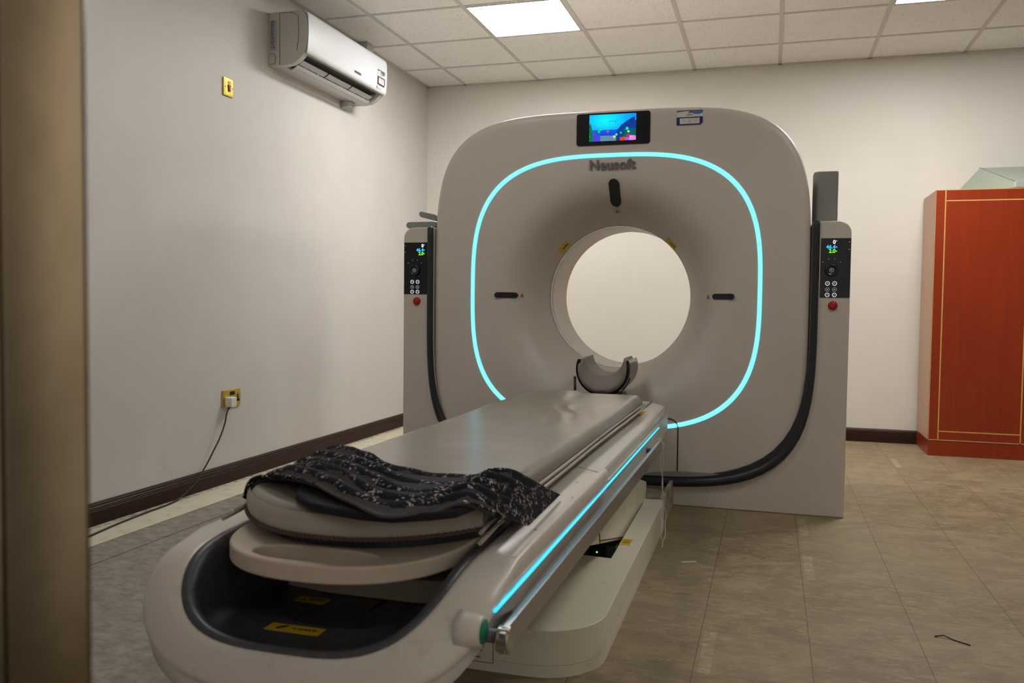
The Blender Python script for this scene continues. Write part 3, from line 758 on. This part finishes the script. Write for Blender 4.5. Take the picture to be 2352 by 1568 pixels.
# base with a well
base_o = rrect(TX-.341, 2.10, TX+.343, 4.098, .17, 10)
well = [(TX-.25, 2.80), (TX-.25, 3.77), (TX+.25, 3.77), (TX+.263, 2.755)]
# square off the far corners
def basepts(): 
    out = []
    for cx, cy, a0 in ((TX+.343-.17, 2.075+.17, -pi/2), (TX-.341+.17, 2.075+.17, pi)):
        seg_ = [(cx+.17*cos(a0+pi/2*i/10), cy+.17*sin(a0+pi/2*i/10)) for i in range(11)]
        out.append(seg_)
    return out[0] + [(TX+.330, 3.66), (TX-.328, 3.66)] + out[1]
mb = MB(); mb.prism(basepts(), [well[:2] and [(TX-.25, 2.80), (TX-.25, 3.6), (TX+.25, 3.6), (TX+.263, 2.755)]], 'Z', .03, .122)
o = mb.build('pedestal_base', CREAM, tab, bevel=.010, seg=3)
MB().prism([(x, y) for x, y in basepts()], axis='Z', a=0, b=.03).build('base_foot', CREAM, tab)
mb = MB(); mb.box((TX-.325, 3.66, 0), (TX+.322, 4.10, .075)); mb.box((TX+.302, 3.66, .075), (TX+.320, 4.10, .122)); mb.box((TX-.325, 3.66, .075), (TX-.307, 4.10, .122))
mb.build('base_connector', M('dusty_connector_plastic', (.42, .36, .24), .6, noise_=(20, (.20, .17, .11), .45, .65, (1, 1, 1))), tab, bevel=.004)
MB().box((TX-.24, 2.82, .0305), (TX+.24, 3.55, .036)).build('well_floor', PLASTG, tab)
MB().box((TX-.2, 3.02, .036), (TX+.236, 3.30, .085)).build('mechanism_box', DARKG, tab, bevel=.004)
MB().box((TX+.14, 2.985, .045), (TX+.20, 3.02, .082)).build('connector_block', BLACKP, tab)
MB().lathe((TX+.172, 2.985, .070), (0, -1, 0), [(.0028, 0), (.0028, .003), (0, .004)], 10).build('status_light', M('green_status_glow', (.1, .5, .05), .4, emit=(.2, 1, .05), es=1.2), tab)
# labels on the table
def ylabel(x0, y0, x1, y1, z, slope, nm, kind):
    up = Vector((0, 1, slope)).normalized(); d = Decal((x0, y0, z), (1, 0, 0), up); w_, h = x1-x0, (y1-y0)
    d.rect(0, 0, w_, h, YELLOW)
    if kind == 'hand':
        d.poly([(w_*.16, h*.30), (w_*.20, h*.22), (w_*.27, h*.40), (w_*.33, h*.62), (w_*.36, h*.80), (w_*.30, h*.86), (w_*.22, h*.70), (w_*.17, h*.50)], YBLK)
        for k, (a, b) in enumerate(((.46, .52), (.56, .64), (.65, .74), (.75, .80), (.82, .90))): d.rect(w_*a, h*.42, w_*b, h*.58, YBLK)
    elif kind == 'tri':
        d.tri(w_*.2, h*.2, w_*.26, h*.62, YBLK); d.tri(w_*.2, h*.29, w_*.15, h*.38, YELLOW); d.rect(w_*.36, h*.1, w_*.37, h*.9, YBLK)
        for yy in (.62, .42, .24): 
            for a, b in ((.42, .55), (.58, .74), (.77, .9)): d.rect(w_*a, h*yy, w_*b, h*(yy+.09), YBLK)
    else:
        for yy in (.7, .5, .3): d.rect(w_*.2, h*yy, w_*.85, h*(yy+.06), YBLK)
    d.build(nm, tab)
ylabel(-.833, 1.286, -.728, 1.318, .3792, 0, 'warning_label', 'hand')
ylabel(-.884, 1.469, -.818, 1.499, .3625, 0, 'warning_label', 'tri')
ylabel(-.52, 3.42, -.49, 3.60, .5052, 0, 'peeling_label', 'plain')
ylabel(-.485, 2.92, -.448, 3.00, .1222, 0, 'caution_label', 'plain')
d = Decal((-.82, 2.0745, .022), (1, 0, 0), (0, 0, 1)); d.rect(0, 0, .155, .055, CREAM)
for a in ((0, 0, .155, .0015), (0, .0535, .155, .055), (.1535, 0, .155, .055), (0, 0, .0015, .055)): d.rect(*a, YBLK)
for yy, a, b in ((.040, .02, .055), (.040, .06, .095), (.040, .10, .13), (.030, .03, .075), (.030, .08, .125), (.018, .02, .05), (.012, .08, .12)): d.rect(a, yy, b, yy+.004, LETTER)
d.build('rating_plate', tab)
# chips and scratches on the rim
def chip(x, y, w_, h, a):
    d = Decal((x, y, .5052), (cos(a), sin(a), 0), (-sin(a), cos(a), 0), th=.0004); d.poly([(0, 0), (w_*.4, -h*.4), (w_, 0), (w_*.7, h*.6), (w_*.3, h)], PIPING if h < .006 else BOARDM); d.build('paint_chip', tab)
chip(-.463, 2.10, .022, .007, -1.0); chip(-.438, 1.62, .006, .005, 0); chip(-.431, 1.92, .005, .005, 0); chip(-.428, 1.425, .012, .002, .6)

# ---------------------------------------------------------------- mattress
mat_ = thing('table_mattress', 'long taupe vinyl mattress lying on the patient table', 'mattress', (TX, 2.5, .53))
def mat_y0(x): return 1.335 + .150*(abs(x)/.25)**2.4
NXm, NYm = 40, 110; HWm = .25
def mtop(x, y):
    e = abs(x)/HWm
    z = .582 - .018*max(0, (e-.90)/.10)**2.2
    z += .0035*noise.noise((x*5, y*2.2, 0)) 
    # wrinkles near the head end
    wv = math.exp(-((x-.05)**2/.012 + (y-2.75)**2/.10)); z += .0045*wv*sin((x*.9+y*.28)*85+3*noise.noise((x*6, y*6, 2)))
    z += .010*sm((y-3.15)/.3)*(1 if x < 0 else .15)*math.exp(-((x+.05)**2/.02))
    fe = (y-mat_y0(x)); z -= .016*max(0, 1-fe/.03)**2
    fe = 3.51-y; z -= .014*max(0, 1-fe/.025)**2
    return z
mb = MB(); top = []; bot = []
for j in range(NYm+1):
    r1, r2 = [], []
    for i in range(NXm+1):
        x = HWm*(-1+2*i/NXm); x = HWm*sgn(x)*(1-(1-abs(x)/HWm)**1.3)
        f = (j/NYm); y0 = mat_y0(x); y = y0 + (3.51-y0)*(f**1.1 if f < 1 else 1)
        r1.append(Vector((TX+x, y, mtop(x, y)))); r2.append(Vector((TX+x, y, .536)))
    top.append(r1); bot.append(r2)
mb.grid(top); mb.grid(bot)
def edge_loop(g_): return [g_[0][i] for i in range(NXm+1)] + [g_[j][-1] for j in range(1, NYm+1)] + [g_[-1][i] for i in range(NXm-1, -1, -1)] + [g_[j][0] for j in range(NYm-1, 0, -1)]
mb.grid([edge_loop(top), [Vector((TX+(a.x-TX)*1.006, a.y-(.003 if a.y < 1.5 else 0), (a.z+b.z)/2)) for a, b in zip(edge_loop(top), edge_loop(bot))], edge_loop(bot)], closed=True)
mb.build('mattress_pad', VINYL, mat_, smooth=True)
# light front border (the worn lighter end) and stitched piping
mb = MB(); rows = []
for dy, z in ((-.004, .5365), (-.007, .548), (-.005, .564), (.006, .5755)): rows.append([Vector((TX+x, mat_y0(x)+dy, z)) for x in [.249*(-1+i/20) for i in range(41)]])
mb.grid(rows); mb.build('end_border', VINYLL, mat_, smooth=True)
mb = MB(); pts = [Vector((TX+x, mat_y0(x)-.006, .5375)) for x in [.25*(-1+i/30) for i in range(61)]]
mb.tube(pts, .0035, 6)
for i in range(0, 60):
    p = pts[i]; mb.box((p.x-.0028, p.y-.0045, p.z-.003), (p.x+.0022, p.y-.002, p.z+.0045))
mb.build('stitched_piping', PIPING, mat_)
mb = MB(); mb.prism([(TX+x*.97, mat_y0(x)+.022) for x in [.245*(-1+i/20) for i in range(41)]] + [(TX+.245, 3.5), (TX-.245, 3.5)], axis='Z', a=.5155, b=.536)
mb.build('mattress_underside', BLACKC, mat_)
for s_ in (1, -1):
    for k, (w_, z) in enumerate(((.2555, .545), (.2625, .536))):
        mb = MB(); pts = [(TX+s_*(w_ + .002*sin(y*4+k)), y, z-.010*math.exp(-((y-1.43)/.05)**2)) for y in [1.45-.03*k+.05*i for i in range(42)]]
        mb.tube(pts, .0042, 8); o = mb.build('side_flap', VINYLL, mat_)

# ---------------------------------------------------------------- blanket
blk = thing('folded_blanket', 'black speckled quilted cloth draped across the near end of the mattress', 'blanket', (TX, 1.55, .58))
BK = [(-1.012, 1.86, .590), (-.985, 1.85, .597), (-.935, 1.80, .603), (-.846, 1.725, .607), (-.769, 1.674, .597), (-.657, 1.643, .592), (-.573, 1.650, .592), (-.523, 1.610, .612), (-.490, 1.649, .605), (-.461, 1.746, .565), (-.449, 1.887, .5135)]
FR = [(-1.020, 1.50, .545), (-1.006, 1.505, .578), (-.935, 1.475, .600), (-.822, 1.406, .612), (-.684, 1.313, .612), (-.600, 1.275, .606), (-.545, 1.329, .602), (-.500, 1.378, .607), (-.466, 1.440, .575), (-.447, 1.53, .535), (-.442, 1.599, .5145)]
def lerp_list(Lst, u):
    k = u*(len(Lst)-1); i = min(int(k), len(Lst)-2); f = k-i
    P0 = Vector(Lst[max(i-1, 0)]); P1 = Vector(Lst[i]); P2 = Vector(Lst[i+1]); P3 = Vector(Lst[min(i+2, len(Lst)-1)])
    return .5*((2*P1) + (P2-P0)*f + (2*P0-5*P1+4*P2-P3)*f*f + (3*P1-P0-3*P2+P3)*f**3)
mb = MB(); rows = []
for j in range(57):
    v = j/56; r_ = []
    for i in range(91):
        u = i/90; p = lerp_list(BK, u).lerp(lerp_list(FR, u), v)
        k = sin(pi*min(1, u/.85 if u < .85 else 1))**.5 if u < .85 else 0
        flatk = sm((.93-u)/.12)
        ph = v*5.0*2*pi + 1.6*sin(u*9)*.6
        p.z += flatk*(.0085*sin(ph)) + .004*noise.noise((p.x*14, p.y*14, 5))*flatk + .006*flatk*sin(u*19+v*3)*sin(pi*v)
        p.z += .004
        r_.append(p)
    rows.append(r_)
mb.grid(rows)
uvl = mb.bm.loops.layers.uv.new('fold'); mb.bm.verts.index_update(); mb.bm.faces.ensure_lookup_table()
for f in mb.bm.faces:
    for l in f.loops:
        j, i = divmod(l.vert.index, 91); l[uvl].uv = (i/90, j/56*5.0 + 1.6*sin(i/90*9)*.6/(2*pi) + .48)
mb.build('quilted_top', CLOTH, blk, smooth=True, solid=.005, offset=-1)
# black folded lining below
PD = [(-.85, 1.43), (-.824, 1.377), (-.770, 1.327), (-.721, 1.304), (-.65, 1.287), (-.591, 1.288), (-.535, 1.325), (-.502, 1.356), (-.487, 1.43)]
mb = MB(); out = PD + [(-.487, 1.60), (-.85, 1.66)]
mb.prism(out, axis='Z', a=.584, b=.600); mb.build('black_lining', CLOTHB, blk, bevel=.006, seg=3)

# ---------------------------------------------------------------- head holder beyond the mattress
hh = thing('head_holder', 'grey curved head rest at the scanner end of the table', 'head rest', (TX, 3.8, .53))
def arc_sec(y, half, r_in, r_out, zc, dx=0):
    pts = []
    n = 22
    for i in range(n+1):
        a = -pi/2 - half + 2*half*i/n; pts.append(Vector((TX+dx+r_in*cos(a), y, zc+r_in*sin(a))))
    for i in range(n+1):
        a = -pi/2 + half - 2*half*i/n; pts.append(Vector((TX+dx+r_out*cos(a), y, zc+r_out*sin(a))))
    return pts
zc = .655; HX = .014
def cres(y, ro, ho, ri, zi_, hi_):
    n = 22; a = [Vector((TX+HX+ro*cos(-pi/2-ho+2*ho*i/n), y, zc+ro*sin(-pi/2-ho+2*ho*i/n))) for i in range(n+1)]
    b = [Vector((TX+HX+ri*cos(-pi/2+hi_-2*hi_*i/n), y, zi_+ri*sin(-pi/2+hi_-2*hi_*i/n))) for i in range(n+1)]
    return a + b
mb = MB(); rows = [cres(3.86+.28*k/6, .1225, 1.93, .1165, zc, 1.93) for k in range(7)]
vs = mb.grid(rows, closed=True); mb.bm.faces.new(vs[0]); mb.bm.faces.new(vs[-1]); mb.build('cradle_shell', BLACKP, hh)
mb = MB(); rows = []
for k in range(13):
    y = 3.845+.27*k/12; q = min(1, (k+.4)/2.5)
    rows.append(cres(y, .1155-.006*(1-q), 1.78, .106-.012*q, .660+.058*q, 1.45+.03*(1-q)))
vs = mb.grid(rows, closed=True); mb.bm.faces.new(vs[0]); mb.bm.faces.new(vs[-1])
mb.build('cradle_cushion', M('matte_taupe_vinyl', (.24, .22, .19), .6), hh, smooth=True)
MB().box((TX-.06, 3.53, .517), (TX+.09, 4.1, .536)).build('mounting_arm', BLACKP, hh, bevel=.004)
mb = MB(); mb.tube([(TX-.110, 3.85, .620), (TX-.106, 3.84, .57), (TX-.106, 3.83, .53)], .006, 8, flat=.3); mb.build('fixing_strap', BLACKC, hh)
for w_ in (.130,): mb = MB(); mb.tube([(TX+.018+w_*cos(a), 3.85, zc+w_*sin(a)) for a in [-.25-.9*i/8 for i in range(9)]], .0035, 6)
mb.build('fixing_strap', BLACKC, hh)

# ---------------------------------------------------------------- string hanging from the rail
sx, sy = TX+.352, 3.262
t = thing('hanging_string', 'white string looped over the rail end, hanging down to the table base', 'string', (sx, sy, .4))
def wob(pts, amp, seed):
    out = []
    for k in range(len(pts)-1):
        a, b = Vector(pts[k]), Vector(pts[k+1])
        for i in range(8):
            f = i/8; p = a.lerp(b, f); q = (k*8+i)*.37+seed
            out.append(p + Vector((amp*sin(q*2.1), amp*cos(q*1.7), 0)))
    out.append(Vector(pts[-1])); return out
X0 = sx+.008
for kk, pts in enumerate(([(sx-.012, sy, .438), (sx, sy, .444), (X0, sy, .437), (X0+.006, sy, .40), (X0+.002, sy+.03, .30), (X0+.001, sy+.06, .20), (X0+.0, sy+.04, .135), (X0+.010, sy-.03, .07)],
                         [(X0, sy+.005, .392), (X0-.004, sy-.01, .37), (X0+.001, sy+.02, .30), (X0+.004, sy+.05, .21), (X0+.010, sy+.11, .13), (X0+.012, sy+.06, .06), (X0+.010, sy-.02, .035)],
                         [(X0, sy, .437), (X0+.010, sy+.006, .41), (X0+.002, sy+.01, .385), (X0+.006, sy+.03, .33)])):
    mb = MB(); mb.tube(wob(pts, .0018, kk), .0019, 6); mb.build('string_strand', STRING, t)

# ---------------------------------------------------------------- wall fittings
t = thing('wall_socket', 'brass double socket low on the left wall with a white plug in it', 'socket', (XL, 3.878, .44))
y0, y1, z0, z1 = 3.802, 3.956, .392, .484
MB().box((XL, y0, z0), (XL+.009, y1, z1)).build('socket_plate', BRASS, t, bevel=.003)
mb = MB(); mb.prism([(y0+.008, z0+.008), (y1-.008, z0+.008), (y1-.008, z1-.008), (y0+.008, z1-.008)], axis='X', a=XL+.009, b=XL+.0105); mb.build('raised_face', BRASS, t, bevel=.001)
for y in (3.870, 3.890): MB().box((XL+.010, y-.008, .455), (XL+.0145, y+.008, .474)).build('rocker_switch', BLACKP, t, bevel=.001)
mb = MB()
for a in ((3.922, .438, 3.932, .457), (3.910, .418, 3.944, .430), (3.921, .430, 3.933, .438)): mb.box((XL+.0105, a[0], a[1]), (XL+.0115, a[2], a[3]))
mb.build('socket_holes', BLACKP, t)
mb = MB(); mb.lathe((XL+.010, 3.948, .44), (1, 0, 0), [(.003, 0), (.003, .0015), (0, .0015)], 10); mb.build('plate_screw', SEAM, t)
t = thing('power_plug', 'white plug with a black cord running down to the floor along the left wall', 'plug', (XL+.03, 3.838, .42))
mb = MB(); mb.prism([(3.812, .402), (3.822, .396), (3.852, .396), (3.862, .405), (3.862, .448), (3.812, .448)], axis='X', a=XL+.0108, b=XL+.052); mb.build('plug_body', PLUGW, t, bevel=.005)
cp = [(XL+.030, 3.838, .400), (-2.672, 3.805, .385), (-2.668, 3.785, .36), (-2.665, 3.767, .319), (-2.660, 3.72, .255), (-2.66, 3.669, .198), (-2.66, 3.625, .15), (-2.66, 3.579, .107), (-2.66, 3.535, .07), (-2.662, 3.49, .043), (-2.662, 3.43, .018), (-2.655, 3.37, .0075), (-2.645, 3.28, .0045), (-2.638, 3.159, .0045), (-2.613, 2.938, .0045), (-2.578, 2.745, .0045), (-2.54, 2.55, .0045), (-2.50, 2.2, .0045), (-2.48, 1.6, .0045)]
sp_ = []
for k in range(len(cp)*6-5):
    sp_.append(lerp_list(cp, k/(len(cp)*6-6)))
mb = MB(); mb.tube(sp_, .0042, 8); mb.build('power_cord', BLACKC, t)
t = thing('isolator_switch', 'small brass wall plate with a red rocker switch, high on the left wall', 'switch', (XL, 3.856, 2.05))
y0, y1, z0, z1 = 3.818, 3.899, 1.998, 2.090
MB().box((XL, y0, z0), (XL+.009, y1, z1)).build('switch_plate', BRASS, t, bevel=.003)
MB().box((XL+.009, y0+.007, z0+.007), (XL+.0105, y1-.007, z1-.007)).build('raised_face', BRASS, t, bevel=.001)
MB().box((XL+.010, 3.851, 2.062), (XL+.0135, 3.871, 2.074)).build('neon_indicator', REDL, t)
mb = MB(); mb.prism([(3.850, 2.057), (3.871, 2.057), (3.867, 2.022), (3.855, 2.022)], axis='X', a=XL+.010, b=XL+.0165); mb.build('red_rocker', REDM, t, bevel=.0015)
for y in (3.829, 3.889): MB().lathe((XL+.010, y, 2.043), (1, 0, 0), [(.0038, 0), (.0038, .0018), (0, .002)], 12).build('plate_screw', STEEL, t)

# ---------------------------------------------------------------- air conditioner
ac = thing('air_conditioner', 'white wall-mounted split air conditioner with open louvres, near the ceiling', 'air conditioner', (XL, 4.745, 2.25))
AY0, AY1 = 4.24, 5.25
pro = [(0, 2.252), (.075, 2.250), (.115, 2.251), (.150, 2.262), (.150, 2.275), (.170, 2.300), (.205, 2.300), (.222, 2.303), (.232, 2.330), (.240, 2.38), (.243, 2.43), (.240, 2.48), (.232, 2.515), (.21, 2.538), (.18, 2.545), (0, 2.545)]
side = [(0, 2.252), (.10, 2.250), (.145, 2.256), (.180, 2.272), (.208, 2.296), (.222, 2.312), (.232, 2.335), (.240, 2.38), (.243, 2.43), (.240, 2.48), (.232, 2.515), (.21, 2.538), (.18, 2.545), (0, 2.545)]
pro = [(0, 2.252), (.06, 2.250), (.085, 2.2505), (.100, 2.285), (.150, 2.320), (.200, 2.318), (.222, 2.312), (.232, 2.335), (.238, 2.38), (.240, 2.43), (.238, 2.48), (.230, 2.513), (.21, 2.536), (.18, 2.545), (0, 2.545)]
MB().prism([(XL+x, z) for x, z in pro], axis='Y', a=AY0+.045, b=AY1-.045).build('casing', ACG, ac)
for a, b in ((AY0, AY0+.045), (AY1-.045, AY1)):
    MB().prism([(XL+x, z) for x, z in side], axis='Y', a=a, b=b).build('end_casing', ACG, ac, bevel=.004)
# glossy front panel
mb = MB(); rows = []
fp = [(.2320, 2.309), (.2365, 2.335), (.2405, 2.38), (.2425, 2.43), (.2425, 2.48), (.2405, 2.510), (.2340, 2.530), (.2180, 2.5400)]
rows = [[Vector((XL+x, y, z)) for x, z in fp] for y in [AY0+.004+(AY1-AY0-.008)*k for k in (0, .002, .004, .2, .4, .6, .8, .996, .998, 1)]]
mb.grid(rows); fpn = mb.build('front_panel', ACW, ac, smooth=True, solid=.006, offset=1)
# slot, vanes
MB().prism([(XL+.088, 2.262), (XL+.148, 2.312), (XL+.195, 2.316), (XL+.19, 2.309), (XL+.15, 2.305), (XL+.098, 2.258)], axis='Y', a=AY0+.06, b=AY1-.06).build('air_outlet', ACB, ac)
n = 3; L_ = (AY1-AY0-.13)/n
for k in range(n):
    ya = AY0+.065+L_*k+.008; yb = ya+L_-.016
    v1 = MB(); v1.prism([(XL+.140, 2.274), (XL+.145, 2.279), (XL+.176, 2.290), (XL+.175, 2.287), (XL+.148, 2.271)], axis='Y', a=ya, b=yb); v = v1.build('louvre', ACL, ac)
    for q in (.25, .75): sub(MB().box((XL+.125, ya+(yb-ya)*q-.003, 2.262), (XL+.150, ya+(yb-ya)*q+.003, 2.276)).build('louvre_bracket', ACL, v), v)
MB().prism([(XL+.100, 2.238), (XL+.104, 2.236), (XL+.135, 2.252), (XL+.150, 2.265), (XL+.146, 2.267), (XL+.132, 2.256)], axis='Y', a=AY0+.06, b=AY1-.055).build('air_flap', ACL, ac)
# side details: seam, rating plate, knock-out
d = Decal((XL+.010, AY0-.0, 2.335), (1, 0, 0), (0, 0, 1)); d.rect(0, 0, .042, .165, TRUNK)
for k in range(16): d.rect(.005, .030+k*.008, .005+.030*(.6+.4*random.random()), .034+k*.008, LETTER)
d.rect(.010, .157, .034, .160, YBLK); d.rect(.006, .012, .014, .020, LETTER); d.rect(.020, .010, .032, .022, LETTER)
d.build('rating_label', ac)
mb = MB(); mb.tube([(XL+.070, AY0-.001, 2.256), (XL+.070, AY0-.001, 2.537), (XL+.15, AY0-.001, 2.534), (XL+.185, AY0-.001, 2.515), (XL+.19, AY0-.001, 2.42), (XL+.178, AY0-.001, 2.325)], .0012, 5)
mb.tube([(XL+.010, AY0-.001, 2.318), (XL+.036, AY0-.001, 2.318), (XL+.043, AY0-.001, 2.31), (XL+.043, AY0-.001, 2.268), (XL+.036, AY0-.001, 2.262), (XL+.012, AY0-.001, 2.262)], .0012, 5)
mb.build('side_seam', SEAM, ac)
text('SAMSUNG', .019, (XL+.2460, 4.835, 2.352), (0, 1, 0), (0, 0, 1), LETTER, ac, 'brand_lettering', ext=.0008, bold=.0005)
asset((XL+.2462, 5.105, 2.353), (0, 1, 0), (.028, 0, 1), .105, .095, ac)
d = Decal((XL+.2425, 5.10, 2.325), (0, 1, 0), (.13, 0, 1)); d.rect(0, 0, .010, .018, LETTER); d.rect(.015, .004, .07, .009, TRUNK); d.build('star_label', ac)
# trunking
t = tag(MB().box((XL, 5.30, 2.545), (XL+.075, 5.40, HC-.001)).build('cable_trunking', TRUNK, bevel=.003), 'grey trunking box between the air conditioner and the ceiling', 'trunking')
tag(MB().prism([(XL, 2.205), (XL+.060, 2.215), (XL+.060, 2.249), (XL, 2.249)], axis='Y', a=5.07, b=5.155).build('drain_trunking', TRUNK, bevel=.003), 'short grey trunking stub under the right end of the air conditioner', 'trunking')

# ---------------------------------------------------------------- cabinet
cb = thing('storage_cabinet', 'tall orange-red wooden cabinet with pale inlay lines against the back wall', 'cabinet', (1.55, 6.3, 0))
cx0, cx1, cy0, cy1 = .990, 2.12, 6.073, 6.53
MB().box((cx0, cy0+.018, .10), (cx1, cy1, 1.704)).build('cabinet_body', CABS, cb, bevel=.001)
MB().box((cx0+.001, cy0+.002, 0), (cx1-.02, cy1, .0995)).build('plinth', CAB, cb)
for k, (a, b) in enumerate(((cx0, 1.553), (1.557, cx1))):
    d_ = MB().box((a, cy0, .1005), (b, cy0+.0175, 1.706)).build('door', CAB, cb, bevel=.001)
    mb = MB(); yy = cy0-.0006
    L0, L1 = a+.058, b-.034
    for x in (L0, L1): mb.box((x-.0035, yy, .1005), (x+.0035, yy+.001, 1.7055))
    for z in (.160, 1.636): mb.box((L0, yy, z-.0035), (L1, yy+.001, z+.0035))
    mb.box((a, yy, .1005), (a+.003, yy+.001, 1.705)); mb.box((a, yy, .1005), (b, yy+.001, .106)); mb.box((a, yy, 1.702), (b, yy+.001, 1.7055))
    sub(mb.build('inlay_line', INLAY, d_), d_)
wd = thing('wedge_cushion', 'pale grey-green wedge cushion lying on top of the red cabinet', 'cushion', (1.6, 6.25, 1.706))
mb = MB()
P = [(1.156, 6.47, 1.707), (1.25, 6.12, 1.707), (1.44, 6.10, 1.707), (1.95, 6.10, 1.707), (1.95, 6.47, 1.707)]
# prism with a ridge and a slanted end
v = lambda *p: Vector(p)
a1, a2, a3, a4 = v(1.150, 6.46, 1.7075), v(1.44, 6.10, 1.7075), v(2.0, 6.10, 1.7075), v(2.0, 6.46, 1.7075)
b1, b2, b3 = v(1.30, 6.40, 1.888), v(1.445, 6.11, 1.757), v(2.0, 6.11, 1.757)
b4 = v(2.0, 6.40, 1.888)
for f in ((a1, a2, a3, a4), (a1, a2, b2, b1), (b1, b2, b3, b4), (a2, a3, b3, b2), (a3, a4, b4, b3), (a4, a1, b1, b4)): mb.face(f)
mb.build('cushion_body', MINT, wd, bevel=.012, seg=4)
mb = MB(); mb.tube([b1+v(0, 0, -.001), b2+v(-.001, -.001, -.001)], .002, 6); mb.build('seam_welt', MINT, wd)

# ---------------------------------------------------------------- litter on the floor
tag(MB().box((-.298, -.004, 0), (-.242, .004, .004), mtx=Matrix.Translation((-.27, 3.198, .0005)) @ Matrix.Rotation(radians(24), 4, 'Z') @ Matrix.Translation((.27, 0, 0))).build('paper_strip', PAPER), 'short white paper strip lying on the floor right of the table base', 'litter')
mb = MB(); mb.tube([(.475, 2.70, .002), (.500, 2.705, .006), (.52, 2.69, .002), (.56, 2.66, .0015)], .0018, 6)
tag(mb.build('thread_scrap', BLACKC), 'small dark thread scrap lying on the floor at the lower right', 'litter')
